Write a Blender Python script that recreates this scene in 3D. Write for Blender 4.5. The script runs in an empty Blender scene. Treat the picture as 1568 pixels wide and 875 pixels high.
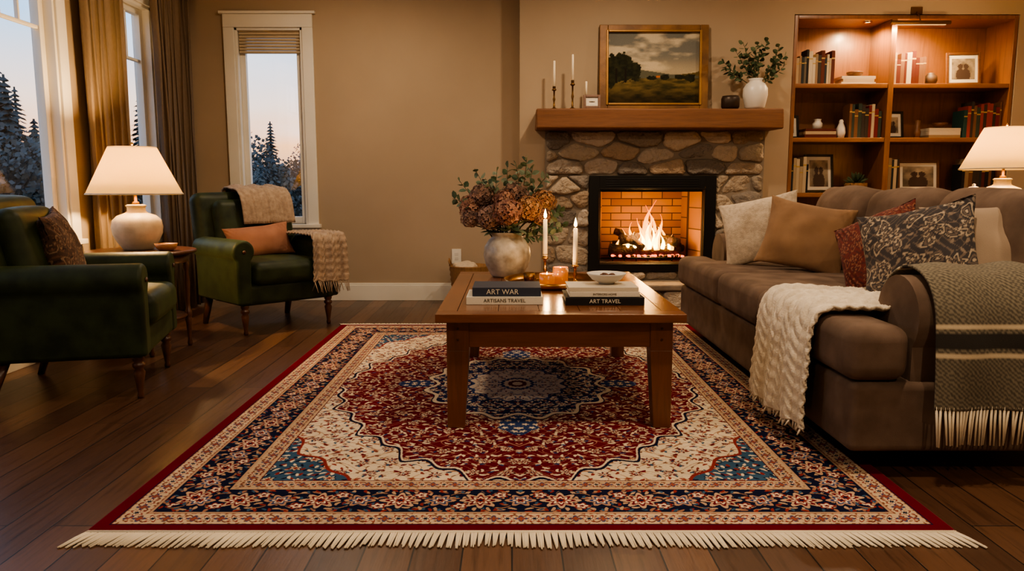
import bpy, bmesh, math, random
import numpy as np
from mathutils import Vector, Matrix, noise
random.seed(7)
PI=math.pi
def C(r,g,b):
    f=lambda c:(c/255/12.92) if c/255<=.04045 else ((c/255+.055)/1.055)**2.4
    return (f(r),f(g),f(b))
def TR(x,y,z): return Matrix.Translation((x,y,z))
def RX(a): return Matrix.Rotation(math.radians(a),4,'X')
def RY(a): return Matrix.Rotation(math.radians(a),4,'Y')
def RZ(a): return Matrix.Rotation(math.radians(a),4,'Z')
def frame(loc,normal,roll=0,up=(0,0,1)):
    z=Vector(normal).normalized(); u=Vector(up); y=(u-z*u.dot(z)).normalized(); x=y.cross(z)
    m=Matrix((x,y,z)).transposed().to_4x4()
    return Matrix.Translation(loc)@m@RZ(roll)
# ---------------------------------------------------------------- materials
def base(name):
    m=bpy.data.materials.new(name); m.use_nodes=True
    nt=m.node_tree; b=nt.nodes['Principled BSDF']; return m,nt,b
def coords(nt,scale=(1,1,1),rot=(0,0,0)):
    tc=nt.nodes.new('ShaderNodeTexCoord'); mp=nt.nodes.new('ShaderNodeMapping')
    mp.inputs['Scale'].default_value=scale; mp.inputs['Rotation'].default_value=rot
    nt.links.new(tc.outputs['Object'],mp.inputs['Vector']); return mp.outputs['Vector']
def mixc(nt,fac,a,b,mode='MIX'):
    n=nt.nodes.new('ShaderNodeMix'); n.data_type='RGBA'; n.blend_type=mode
    for s,v in ((0,fac),(6,a),(7,b)):
        if isinstance(v,bpy.types.NodeSocket): nt.links.new(v,n.inputs[s])
        elif s==0: n.inputs[0].default_value=v
        else: n.inputs[s].default_value=(*v,1)
    return n.outputs[2]
def nz(nt,vec,scale,detail=4,rough=.5):
    n=nt.nodes.new('ShaderNodeTexNoise'); n.inputs['Scale'].default_value=scale
    n.inputs['Detail'].default_value=detail; n.inputs['Roughness'].default_value=rough
    nt.links.new(vec,n.inputs['Vector']); return n.outputs['Fac']
def ramp(nt,fac,stops):
    r=nt.nodes.new('ShaderNodeValToRGB'); e=r.color_ramp.elements
    e[0].position=stops[0][0]; e[0].color=(*stops[0][1],1)
    e[1].position=stops[-1][0]; e[1].color=(*stops[-1][1],1)
    for p,c in stops[1:-1]:
        q=e.new(p); q.color=(*c,1)
    nt.links.new(fac,r.inputs['Fac']); return r.outputs['Color']
def bumpn(nt,b,h,strength,dist=.01):
    n=nt.nodes.new('ShaderNodeBump'); n.inputs['Strength'].default_value=strength
    n.inputs['Distance'].default_value=dist
    nt.links.new(h,n.inputs['Height']); nt.links.new(n.outputs['Normal'],b.inputs['Normal'])
def M(name,col,rough=.6,metal=0,col2=None,vs=6,bump=0,bs=80,sheen=0,coat=0,emit=None,es=0,spec=None,bd=.003,st=None):
    m,nt,b=base(name)
    b.inputs['Base Color'].default_value=(*col,1); b.inputs['Roughness'].default_value=rough
    b.inputs['Metallic'].default_value=metal
    b.inputs['Sheen Weight'].default_value=sheen; b.inputs['Coat Weight'].default_value=coat
    if st: b.inputs['Sheen Tint'].default_value=(*st,1)
    if spec is not None: b.inputs['Specular IOR Level'].default_value=spec
    vec=coords(nt)
    c2=col2 if col2 else tuple(c*.86 for c in col)
    f=nz(nt,vec,vs,5)
    nt.links.new(ramp(nt,f,[(.35,col),(.65,c2)]),b.inputs['Base Color'])
    if bump: bumpn(nt,b,nz(nt,vec,bs,3),bump,bd)
    if emit: b.inputs['Emission Color'].default_value=(*emit,1); b.inputs['Emission Strength'].default_value=es
    return m
def WOOD(name,c1,c2,axis=0,rough=.4,coat=0,sc=1.0,bump=.15):
    m,nt,b=base(name); s=[14*sc]*3; s[axis]=1.1*sc
    vec=coords(nt,tuple(s))
    f=nz(nt,vec,1.6,8,.62); g=nz(nt,vec,6,3,.6)
    c=ramp(nt,f,[(.3,c2),(.5,c1),(.72,tuple(x*.7 for x in c2))])
    c=mixc(nt,g,c,tuple(x*.72 for x in c1))
    nt.links.new(c,b.inputs['Base Color'])
    b.inputs['Roughness'].default_value=rough; b.inputs['Coat Weight'].default_value=coat
    b.inputs['Coat Roughness'].default_value=.2
    bumpn(nt,b,f,bump,.004); return m
def VC(name,rough=.8,bump=.3,bs=300,sheen=0,bd=.002,emit=0,spec=.3):
    m,nt,b=base(name); a=nt.nodes.new('ShaderNodeAttribute'); a.attribute_name='Col'
    vec=coords(nt); f=nz(nt,vec,bs,3)
    c=mixc(nt,f,a.outputs['Color'],(.55,.55,.55),'MULTIPLY')
    c=mixc(nt,.5,a.outputs['Color'],c)
    nt.links.new(c,b.inputs['Base Color'])
    b.inputs['Roughness'].default_value=rough; b.inputs['Sheen Weight'].default_value=sheen
    b.inputs['Specular IOR Level'].default_value=spec
    if bump: bumpn(nt,b,f,bump,bd)
    return m
def EM(name,col,s,col2=None,axis=2,alpha=1.0,lo=0,hi=1):
    m=bpy.data.materials.new(name); m.use_nodes=True; nt=m.node_tree; nt.nodes.clear()
    o=nt.nodes.new('ShaderNodeOutputMaterial'); e=nt.nodes.new('ShaderNodeEmission')
    e.inputs['Strength'].default_value=s; e.inputs['Color'].default_value=(*col,1)
    if col2:
        tc=nt.nodes.new('ShaderNodeTexCoord'); sp=nt.nodes.new('ShaderNodeSeparateXYZ')
        nt.links.new(tc.outputs['Generated'],sp.inputs[0])
        nt.links.new(ramp(nt,sp.outputs[axis],[(lo,col),(hi,col2)]),e.inputs['Color'])
    if alpha<1:
        t=nt.nodes.new('ShaderNodeBsdfTransparent'); x=nt.nodes.new('ShaderNodeMixShader')
        x.inputs[0].default_value=alpha
        nt.links.new(t.outputs[0],x.inputs[1]); nt.links.new(e.outputs[0],x.inputs[2]); nt.links.new(x.outputs[0],o.inputs[0])
    else: nt.links.new(e.outputs[0],o.inputs[0])
    return m
def CLOTHT(name,col,trans=.4,emit=0,ecol=None,bs=200):
    m,nt,b=base(name); b.inputs['Base Color'].default_value=(*col,1); b.inputs['Roughness'].default_value=.9
    vec=coords(nt,(1,1,.15)); f=nz(nt,vec,bs,2)
    c=mixc(nt,f,col,tuple(x*.7 for x in col)); nt.links.new(c,b.inputs['Base Color'])
    t=nt.nodes.new('ShaderNodeBsdfTranslucent'); nt.links.new(c,t.inputs['Color'])
    x=nt.nodes.new('ShaderNodeMixShader'); x.inputs[0].default_value=trans
    o=nt.nodes['Material Output']; nt.links.new(b.outputs[0],x.inputs[1]); nt.links.new(t.outputs[0],x.inputs[2])
    nt.links.new(x.outputs[0],o.inputs[0])
    if emit: b.inputs['Emission Color'].default_value=(*(ecol or col),1); b.inputs['Emission Strength'].default_value=emit
    return m
# ---------------------------------------------------------------- mesh builder
class MB:
    def __init__(s): s.v=[];s.f=[];s.mi=[];s.col=[];s.usecol=False
    def add(s,vs,fs,m=0,T=None,col=None):
        o=len(s.v)
        if T is not None: vs=[T@Vector(p) for p in vs]
        s.v+= [tuple(p) for p in vs]; s.f+=[tuple(i+o for i in f) for f in fs]; s.mi+=[m]*len(fs)
        if col is None: s.col+=[(1,1,1)]*len(vs)
        else:
            s.usecol=True
            s.col+= [col]*len(vs) if not isinstance(col,list) else col
    def box(s,x0,x1,y0,y1,z0,z1,m=0,T=None,col=None):
        s.add([(x0,y0,z0),(x1,y0,z0),(x1,y1,z0),(x0,y1,z0),(x0,y0,z1),(x1,y0,z1),(x1,y1,z1),(x0,y1,z1)],
          [(0,3,2,1),(4,5,6,7),(0,1,5,4),(1,2,6,5),(2,3,7,6),(3,0,4,7)],m,T,col)
    def hexa(s,b,z0,t,z1,m=0,T=None,col=None):
        (a0,a1,c0,c1)=b;(e0,e1,g0,g1)=t
        s.add([(a0,c0,z0),(a1,c0,z0),(a1,c1,z0),(a0,c1,z0),(e0,g0,z1),(e1,g0,z1),(e1,g1,z1),(e0,g1,z1)],
          [(0,3,2,1),(4,5,6,7),(0,1,5,4),(1,2,6,5),(2,3,7,6),(3,0,4,7)],m,T,col)
    def prism(s,pts,z0,z1,m=0,T=None,col=None):
        n=len(pts); vs=[(x,y,z0) for x,y in pts]+[(x,y,z1) for x,y in pts]
        fs=[tuple(reversed(range(n))),tuple(range(n,2*n))]+[(i,(i+1)%n,n+(i+1)%n,n+i) for i in range(n)]
        s.add(vs,fs,m,T,col)
    def lathe(s,prof,m=0,T=None,seg=32,col=None,cap=True):
        vs=[];fs=[]
        for r,z in prof:
            for i in range(seg):
                a=2*PI*i/seg; vs.append((r*math.cos(a),r*math.sin(a),z))
        for j in range(len(prof)-1):
            for i in range(seg):
                k=(i+1)%seg; fs.append((j*seg+i,j*seg+k,(j+1)*seg+k,(j+1)*seg+i))
        if cap:
            if prof[0][0]>1e-4: fs.append(tuple(reversed(range(seg))))
            if prof[-1][0]>1e-4: fs.append(tuple(range((len(prof)-1)*seg,len(prof)*seg)))
        s.add(vs,fs,m,T,col)
    def tube(s,pts,rads,m=0,T=None,seg=8,col=None):
        pts=[Vector(p) for p in pts]
        if not hasattr(rads,'__len__'): rads=[rads]*len(pts)
        vs=[];fs=[];up=Vector((.13,.31,.94))
        for j,p in enumerate(pts):
            d=(pts[min(j+1,len(pts)-1)]-pts[max(j-1,0)]).normalized()
            a=d.cross(up)
            if a.length<.05: a=d.cross(Vector((1,0,0)))
            a.normalize(); b=d.cross(a)
            for i in range(seg):
                t=2*PI*i/seg; vs.append(p+(a*math.cos(t)+b*math.sin(t))*rads[j])
        for j in range(len(pts)-1):
            for i in range(seg):
                k=(i+1)%seg; fs.append((j*seg+i,j*seg+k,(j+1)*seg+k,(j+1)*seg+i))
        fs.append(tuple(reversed(range(seg)))); fs.append(tuple(range((len(pts)-1)*seg,len(pts)*seg)))
        s.add(vs,fs,m,T,col)
    def rbox(s,w,d,h,r,m=0,T=None,puff=(0,0,0),col=None,wr=0,seed=0):
        A=(w/2,d/2,h/2); r=min(r,min(A)*.98); ax=[]
        for a in A:
            i=a-r; l=[-a]+[-i-r*t for t in (.75,.45,.2)]+[-i+2*i*k/8 for k in range(9)]+[i+r*t for t in (.2,.45,.75)]+[a]
            ax.append(l)
        key={};vs=[];fs=[]
        def vid(p):
            k=tuple(round(c,5) for c in p)
            if k in key: return key[k]
            inn=[max(-(A[i]-r),min(A[i]-r,p[i])) for i in range(3)]
            dd=Vector([p[i]-inn[i] for i in range(3)]); dd.normalize()
            q=[inn[i]+dd[i]*r for i in range(3)]
            n=[q[i]/A[i] for i in range(3)]
            for i in range(3):
                j,l=[t for t in range(3) if t!=i]
                q[i]+=puff[i]*n[i]*max(0,1-n[j]**2)*max(0,1-n[l]**2)
            if wr:
                nn=noise.noise_vector(Vector(q)*6+Vector((seed,0,0)))
                q=[q[i]+nn[i]*wr for i in range(3)]
            key[k]=len(vs); vs.append(tuple(q)); return key[k]
        for i in range(3):
            j,l=(i+1)%3,(i+2)%3
            for sg in (-1,1):
                for a in range(len(ax[j])-1):
                    for b in range(len(ax[l])-1):
                        q=[]
                        for (aa,bb) in ((a,b),(a+1,b),(a+1,b+1),(a,b+1)):
                            p=[0,0,0]; p[i]=sg*A[i]; p[j]=ax[j][aa]; p[l]=ax[l][bb]; q.append(vid(p))
                        if sg<0: q.reverse()
                        fs.append(tuple(q))
        s.add(vs,fs,m,T,col)
    def pillow(s,w,h,t,m=0,T=None,n=24,colfn=None,seed=0):
        vs=[];fs=[];idx={}
        g=[math.sin(PI/2*(2*i/n-1)) for i in range(n+1)]
        cu=[];cv=[]
        for side in (1,-1):
            for i in range(n+1):
                for j in range(n+1):
                    edge=i in(0,n) or j in(0,n)
                    if side==-1 and edge: idx[(side,i,j)]=idx[(1,i,j)]; continue
                    u,v=g[i],g[j]
                    x=w/2*u*(1-.10*(1-v*v)*abs(u)); y=h/2*v*(1-.10*(1-u*u)*abs(v))
                    z=side*t/2*((1-u*u)*(1-v*v))**.42
                    if not edge:
                        z+=.018*noise.noise(Vector((x*8+seed,y*8,side*3)))
                        z-=side*.012*math.exp(-((abs(u)-.75)**2+(abs(v)-.75)**2)*14)*abs(math.sin(u*22+v*9+seed))
                    z+=.02*u*u*v*v*math.sin(seed)
                    idx[(side,i,j)]=len(vs); vs.append((x,y,z)); cu.append(x);cv.append(y)
        for side in (1,-1):
            for i in range(n):
                for j in range(n):
                    q=[idx[(side,i,j)],idx[(side,i+1,j)],idx[(side,i+1,j+1)],idx[(side,i,j+1)]]
                    if side<0:q.reverse()
                    fs.append(tuple(q))
        col=None
        if colfn is not None:
            c=colfn(np.array(cu),np.array(cv)); col=[tuple(k) for k in c]
        s.add(vs,fs,m,T,col)
    def make(s,name,mats,parent=None,bevel=0,seg=2,smooth=True,sub=0,solid=0,wn=True):
        me=bpy.data.meshes.new(name); me.from_pydata(s.v,[],s.f)
        if not isinstance(mats,(list,tuple)): mats=[mats]
        for m in mats: me.materials.append(m)
        me.polygons.foreach_set('material_index',s.mi)
        if s.usecol:
            a=me.color_attributes.new('Col','FLOAT_COLOR','POINT')
            c=np.ones((len(s.v),4),dtype=np.float32); c[:,:3]=np.array(s.col,dtype=np.float32)
            a.data.foreach_set('color',c.ravel())
        if solid==0:
            bm=bmesh.new(); bm.from_mesh(me); bmesh.ops.recalc_face_normals(bm,faces=bm.faces); bm.to_mesh(me); bm.free()
        me.polygons.foreach_set('use_smooth',[smooth]*len(me.polygons)); me.update()
        o=bpy.data.objects.new(name,me); bpy.context.scene.collection.objects.link(o)
        if parent is not None: o.parent=parent
        if solid:
            k=o.modifiers.new('s','SOLIDIFY'); k.thickness=solid; k.offset=0
        if bevel:
            k=o.modifiers.new('b','BEVEL'); k.width=bevel; k.segments=seg; k.limit_method='ANGLE'; k.angle_limit=math.radians(38)
        if sub:
            k=o.modifiers.new('u','SUBSURF'); k.levels=sub; k.render_levels=sub
        if smooth and wn and not sub: 
            k=o.modifiers.new('w','WEIGHTED_NORMAL'); k.keep_sharp=False
        return o
def group(name,loc=(0,0,0),rz=0):
    e=bpy.data.objects.new(name,None); e.location=loc; e.rotation_euler=(0,0,math.radians(rz)); e.empty_display_size=.1
    bpy.context.scene.collection.objects.link(e); return e
def light(name,kind,loc,power,col,parent=None,size=.1,rot=(0,0,0),spot=None,sy=None):
    l=bpy.data.lights.new(name,kind); l.energy=power; l.color=col
    if kind=='AREA':
        l.size=size
        if sy: l.shape='RECTANGLE'; l.size_y=sy
        else: l.shape='DISK'
    else: l.shadow_soft_size=size
    if spot: l.spot_size=math.radians(spot); l.spot_blend=.6
    o=bpy.data.objects.new(name,l); o.location=loc; o.rotation_euler=rot
    bpy.context.scene.collection.objects.link(o)
    if parent: o.parent=parent
    return o
def catmull(P,n):
    P=[Vector(p) for p in P]; Q=[P[0]*2-P[1]]+P+[P[-1]*2-P[-2]]; out=[]
    for i in range(len(P)-1):
        a,b,c,d=Q[i:i+4]
        for k in range(n):
            t=k/n; out.append(.5*((2*b)+(c-a)*t+(2*a-5*b+4*c-d)*t*t+(3*b-a-3*c+d)*t**3))
    out.append(P[-1]); return out
def cloth(name,path,wv,width,mat,parent=None,T=None,n=8,nw=30,rip=.012,freq=3,colfn=None,thick=.008,fringe=0,fl=.08,fmat=None,seed=0,skew=0,flare=0,fends=(1,),cable=0,side=1,jag=0):
    pts=catmull(path,n); wv=Vector(wv).normalized(); mb=MB(); vs=[];fs=[];ss=[];tt=[]
    L=[0]
    for a,b in zip(pts,pts[1:]): L.append(L[-1]+(b-a).length)
    N=len(pts); grid=[]
    for j,p in enumerate(pts):
        d=(pts[min(j+1,N-1)]-pts[max(j-1,0)]).normalized(); nn=wv.cross(d).normalized()*side; s=L[j]/L[-1]
        row=[]
        for i in range(nw+1):
            t=i/nw-.5; hang=.35+.65*s
            off=rip*hang*(1+math.sin(t*freq*2*PI+seed+s*1.5)*.7+noise.noise(Vector((t*5+seed,s*4,0)))*.7)
            if cable:
                ph=t*cable; k=math.floor(ph); fr=ph-k
                off+=.007*abs(math.sin(PI*fr))**.5+(.006 if k%2==0 else .002)*math.sin(2*PI*(L[j]/.055+(fr*1.2 if k%2==0 else 0)))
            q=p+wv*(t*width*(1+flare*s)+skew*s)+nn*off
            if jag: q=q+d*jag*noise.noise(Vector((t*4+seed,7,0)))*s
            row.append(q); vs.append(q); ss.append(L[j]); tt.append(t*width)
        grid.append(row)
    for j in range(N-1):
        for i in range(nw):
            a=j*(nw+1)+i; fs.append((a,a+1,a+nw+2,a+nw+1))
    col=None
    if colfn: col=[tuple(k) for k in colfn(np.array(ss),np.array(tt),L[-1])]
    mb.add(vs,fs,0,T,col)
    o=mb.make(name+('' if parent is None else '_cloth'),mat,parent,solid=thick,wn=False)
    if fringe:
        fb=MB()
        for end in fends:
            row=grid[-1] if end else grid[0]; prev=grid[-2] if end else grid[1]
            for k in range(fringe):
                x=(k+.5)/fringe*nw; i=int(x); f=x-i
                a=row[i].lerp(row[min(i+1,nw)],f); pv=prev[i].lerp(prev[min(i+1,nw)],f)
                d=(a-pv).normalized()*fl; j1=Vector((random.uniform(-1,1),random.uniform(-1,1),0))*fl*.07
                fb.tube([a-d*.1,a+d*.4+j1*.5,a+d*(.95+random.random()*.1)+j1],[width/fringe*.36,width/fringe*.33,width/fringe*.22],0,T,seg=5)
        fb.make('fringe',fmat or mat,parent if parent else o,wn=False)
    return o
# ---------------------------------------------------------------- numpy pattern tools
def h2(ix,iy,s): 
    v=np.sin(ix*127.1+iy*311.7+s*74.7)*43758.5453; return v-np.floor(v)
def vn(x,y,s=0):
    ix=np.floor(x);iy=np.floor(y);fx=x-ix;fy=y-iy; fx=fx*fx*(3-2*fx);fy=fy*fy*(3-2*fy)
    return (h2(ix,iy,s)*(1-fx)+h2(ix+1,iy,s)*fx)*(1-fy)+(h2(ix,iy+1,s)*(1-fx)+h2(ix+1,iy+1,s)*fx)*fy
def fbm(x,y,s=0,o=5):
    r=0;a=.5
    for k in range(o): r=r+a*vn(x*2**k,y*2**k,s+k); a*=.5
    return r
def cellc(x,y,cell,seed,jit):
    row=np.floor(y/cell); xs=x/cell+.5*(row%2); ix=np.floor(xs)
    h=h2(ix,row,seed); g=h2(ix,row,seed+3)
    return (xs-ix-.5)*cell-(h-.5)*jit*cell,(y/cell-row-.5)*cell-(g-.5)*jit*cell,h,g
def ros(x,y,cell,R,n,seed,jit=.2):
    lx,ly,h,g=cellc(x,y,cell,seed,jit); th=np.arctan2(ly,lx)
    return np.hypot(lx,ly)/(R*(.72+.28*np.cos(n*th+h*6.28))),h
def leaf(x,y,cell,a,b,seed,jit=.35,k=14):
    lx,ly,h,g=cellc(x,y,cell,seed,jit); t=g*6.2832
    u=lx*np.cos(t)+ly*np.sin(t); v=-lx*np.sin(t)+ly*np.cos(t)
    v=v-k*u*u
    return np.hypot(u/a,v/b),h
BUR=C(104,18,36);NAV=C(24,28,54);IVO=C(226,208,180);TAN=C(186,154,126);BLU=C(50,68,112);RUS=C(138,54,50);TEA=C(60,90,116);DKB=C(58,12,24)
def rug_rgb(x,y,W,L):
    ax=np.abs(x);ay=np.abs(y);c=np.zeros(x.shape+(3,))
    def put(m,k): c[m]=k
    dx=W/2-ax;dy=L/2-ay;e=np.minimum(dx,dy);s=np.where(dx<dy,ay,ax)
    wx=ax+.008*np.sin(ay*31);wy=ay+.008*np.sin(ax*37)
    put(e>=-1,BUR)
    F=e>.415
    f=np.sin(wx*44+1.7*np.sin(wy*31))*np.sin(wy*40+1.7*np.sin(wx*29))
    put(F&(np.abs(f)<.06),C(170,124,106))
    for sd,cell,a,b,k,th_ in ((1,.050,.016,.0058,IVO,.25),(5,.068,.016,.0068,IVO,.4),(9,.07,.013,.006,BLU,.4),(12,.046,.010,.0045,C(196,152,128),.45)):
        r,h=leaf(wx,wy,cell,a,b,sd,k=18); put(F&(r<1)&(h>th_),k)
    r,h=ros(wx,wy,.125,.032,6,2); put(F&(r<1.1),DKB); put(F&(r<.88),IVO); put(F&(r<.58),RUS); put(F&(r<.3),NAV); put(F&(r<.15),IVO)
    r,h=ros(wx+.05,wy+.03,.14,.022,5,4); put(F&(r<1)&(h>.4),NAV); put(F&(r<.75)&(h>.4),C(190,144,116))
    ux=ax/.97;uy=ay/1.41
    q=(ux**1.6+uy**1.6); th=np.arctan2(uy,ux); q=q+.07*np.abs(np.sin(th*9))-.03*np.cos(th*36)
    QB=1.05
    S=F&(q>QB); put(S,IVO)
    put(S&(np.abs(f)<.07),C(166,124,98))
    for sd,cell,a,b,k in ((21,.05,.014,.006,RUS),(25,.06,.015,.007,BUR),(27,.055,.012,.0055,TEA),(29,.044,.010,.0045,C(128,92,72))):
        r,h=leaf(wx,wy,cell,a,b,sd); put(S&(r<1)&(h>.42),k)
    r,h=ros(wx,wy,.125,.028,7,23); put(S&(r<1),NAV);put(S&(r<.8),RUS);put(S&(r<.5),IVO);put(S&(r<.25),BLU)
    put(F&(np.abs(q-QB)<.011),NAV); put(F&(np.abs(q-QB+.022)<.008),IVO)
    K=F&(q>1.54); put(K,TEA)
    for sd,cell,a,b,k in ((31,.042,.015,.007,IVO),(33,.05,.014,.007,RUS),(35,.045,.013,.006,NAV)):
        r,h=leaf(wx,wy,cell,a,b,sd); put(K&(r<1)&(h>.2),k)
    r,h=ros(wx,wy,.11,.030,6,37); put(K&(r<1),NAV);put(K&(r<.8),IVO);put(K&(r<.5),RUS)
    put(F&(np.abs(q-1.54)<.014),RUS)
    th=np.arctan2(y/.60,x/.47); m=np.hypot(x/.47,y/.60)*(1+.055*np.cos(16*th)+.03*np.cos(8*th))
    P=(np.hypot(x/.09,(ay-.72)/.14)*(1+.1*np.cos(6*np.arctan2(ay-.72,x)))<1)|(np.hypot((ax-.56)/.10,y/.08)<1)
    put(P,BLU); r,h=ros(wx,wy,.05,.018,5,44); put(P&(r<1),IVO)
    A=m<1; put(A,C(34,42,78))
    for sd,cell,a,b,k in ((41,.042,.017,.0075,IVO),(43,.05,.015,.007,C(190,160,140)),(45,.046,.014,.007,BLU),(46,.05,.013,.006,BUR)):
        r,h=leaf(wx,wy,cell,a,b,sd); put(A&(r<1)&(h>.15),k)
    r,h=ros(wx,wy,.09,.030,8,47); put(A&(r<1),BLU);put(A&(r<.85),IVO);put(A&(r<.4),BUR)
    put((m<1.03)&(m>.985),IVO); put((m<1.045)&(m>1.03),NAV)
    B=m<.55; put(B,C(214,200,182)); r,h=leaf(wx,wy,.042,.012,.0055,51); put(B&(r<1)&(h>.3),BLU); r,h=leaf(wx,wy,.046,.011,.005,53); put(B&(r<1)&(h>.35),BUR)
    r,h=ros(wx,wy,.085,.025,6,54); put(B&(r<1),BLU);put(B&(r<.7),IVO);put(B&(r<.4),BUR)
    put((m<.57)&(m>.54),BLU)
    B=m<.2; put(B,BLU); put(m<.16,IVO); put(m<.11,BUR); put(m<.06,IVO)
    def guard(e0,e1,g,tile):
        G=(e>e0)&(e<=e1); put(G,g); cy=(e0+e1)/2; ly=e-cy; hw=(e1-e0)/2
        put(G&(np.abs(ly-hw*.55*np.sin(2*PI*s/tile))<.0035),C(112,60,50))
        lx=(s/tile-np.floor(s/tile)-.5)*tile; t2=np.arctan2(ly,lx); rr=np.hypot(lx,ly)/(hw*.66*(.75+.25*np.cos(6*t2)))
        put(G&(rr<1),RUS);put(G&(rr<.7),IVO);put(G&(rr<.4),NAV)
        lx=(s/tile+.5-np.floor(s/tile+.5)-.5)*tile; t2=np.arctan2(ly,lx); rr=np.hypot(lx*1.1,ly)/(hw*.55*(.75+.25*np.cos(4*t2)))
        put(G&(rr<1),BLU);put(G&(rr<.7),C(150,84,66))
        r,h=leaf(s,ly,.026,.009,.004,61); put(G&(r<1)&(np.abs(ly)>hw*.3),C(124,84,62))
        put(G&(np.abs(ly)>hw*.86),RUS); put(G&(np.abs(ly)>hw*.93),NAV)
    guard(.045,.135,C(206,180,150),.09); guard(.335,.415,C(194,166,136),.08)
    G=(e>.135)&(e<=.335); put(G,NAV); ly=e-.235; T=.28
    put(G&(np.abs(ly-.062*np.sin(2*PI*s/T))<.006),TAN); put(G&(np.abs(ly+.062*np.sin(2*PI*s/T))<.004),C(144,108,86))
    for sd,cell,a,b,k in ((71,.045,.015,.0065,TAN),(73,.052,.015,.0065,C(160,116,94)),(75,.055,.013,.006,RUS),(77,.05,.011,.0055,TEA)):
        r,h=leaf(s+.007*np.sin(ly*50),ly,cell,a,b,sd); put(G&(r<1)&(h>.35),k)
    for off,R,n,k1,k2 in ((0,.066,8,C(196,162,134),BUR),(.5,.050,6,C(182,142,116),BLU),(.25,.028,5,RUS,IVO),(.75,.028,5,RUS,IVO)):
        lx=(s/T+off-np.floor(s/T+off)-.5)*T; yy=ly if off in(0,.5) else ly-.045*(1 if off==.25 else -1)
        t2=np.arctan2(yy,lx); rr=np.hypot(lx*.9,yy)/(R*(.8+.2*np.cos(n*t2)))
        put(G&(rr<1.15),NAV);put(G&(rr<1),k1);put(G&(rr<.72),k2);put(G&(rr<.5),IVO);put(G&(rr<.34),RUS);put(G&(rr<.16),NAV)
    for b0 in (.135,.335): put((np.abs(e-b0)<.005),TAN)
    put((e<.045),BUR)
    n=.80+.38*fbm(x*7,y*7,3,3)+.16*(h2(np.floor(x*400),np.floor(y*400),1)-.5)
    return np.clip(c*n[...,None],0,1)
def paisley(bg,a,b_,c_,sc=1.0):
    def fn(x,y):
        x=x/sc;y=y/sc
        c=np.tile(np.array(bg),(len(x),1)); put=lambda m,k: c.__setitem__(m,k)
        f=np.sin(x*90+1.7*np.sin(y*65))*np.sin(y*85+1.7*np.sin(x*60)); put(np.abs(f)<.12,b_)
        r,h=leaf(x,y,.05,.012,.005,83); put((r<1)&(h>.3),c_)
        r,h=leaf(x,y,.085,.036,.018,81); put(r<1,a); put(r<.82,bg); put((r<.6)&(r>.4),b_); put(r<.22,a)
        r,h=ros(x,y,.13,.044,7,85); put(r<1.05,bg);put((r<.95)&(r>.74),a);put(r<.6,b_);put(r<.42,bg);put(r<.2,a)
        return c
    return fn
# ---------------------------------------------------------------- materials list
wallM=M('wall_paint',C(172,153,130),.9,bump=.12,bs=120,vs=1.2,col2=C(166,147,124),bd=.002)
ceilM=M('ceiling_paint',C(206,196,180),.95)
trimM=M('trim_white_paint',C(230,225,214),.45,vs=2,col2=C(222,217,204))
greenM=M('green_velvet',C(46,56,34),.5,col2=C(29,37,24),vs=9,bump=.12,bs=350,sheen=.18,bd=.001,st=C(150,160,100),spec=.25)
sofaM=M('brown_suede',C(114,96,84),.9,col2=C(92,76,66),vs=7,bump=.3,bs=260,sheen=.10,bd=.0015,st=C(200,180,160),spec=.15)
darkwood=WOOD('dark_turned_wood',C(86,50,32),C(50,28,19),2,.35,.3)
tableM=WOOD('coffee_table_wood',C(126,76,45),C(82,46,28),0,.28,.4)
tableL=WOOD('coffee_table_leg_wood',C(114,68,40),C(74,42,26),2,.35,.3)
mantM=WOOD('mantel_wood',C(128,84,52),C(84,53,33),0,.6,0,bump=.5)
shelfM=WOOD('bookcase_wood',C(142,92,54),C(104,64,36),2,.4,.25)
brass=M('aged_brass',C(206,156,80),.25,1,col2=C(166,118,58))
dbrass=M('dark_brass',C(120,90,54),.4,1)
blackM=M('black_metal',C(14,13,12),.45,.3)
creamC=M('cream_ceramic',C(206,192,168),.5,col2=C(180,166,144),vs=12,bump=.2,bs=90)
whiteC=M('white_ceramic',C(220,214,204),.35)
candleW=M('candle_wax',C(240,228,204),.5,emit=C(255,190,110),es=.08)
glassJ=M('amber_glass',C(150,96,56),.12,emit=C(255,130,40),es=.35,coat=.5)
flameM=EM('candle_flame_glow',C(255,180,80),26,C(255,225,150))
shadeM=CLOTHT('lamp_shade_linen',C(248,226,178),.55,emit=1.5,ecol=C(255,190,96))
bulbM=EM('bulb_glow',C(255,214,150),18)
lightglow=EM('fixture_glow',C(255,214,150),8)
VCc=VC('colour_woven',.9,.35,260,.05); VCb=VC('book_cloth',.65,.1,200); VCp=VC('oil_paint',.75,.4,120,bd=.002,spec=.15); VCs=VC('field_stone',.9,1.0,32,bd=.025); VCf=VC('petal',.8,.1,200)
rugM=VC('wool_pile',.98,.5,700,.0,bd=.002,spec=.05)
fringeM=M('cotton_fringe',C(230,216,190),.95,bump=.2,bs=500)
pageM=M('book_pages',C(228,216,190),.8)
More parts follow.
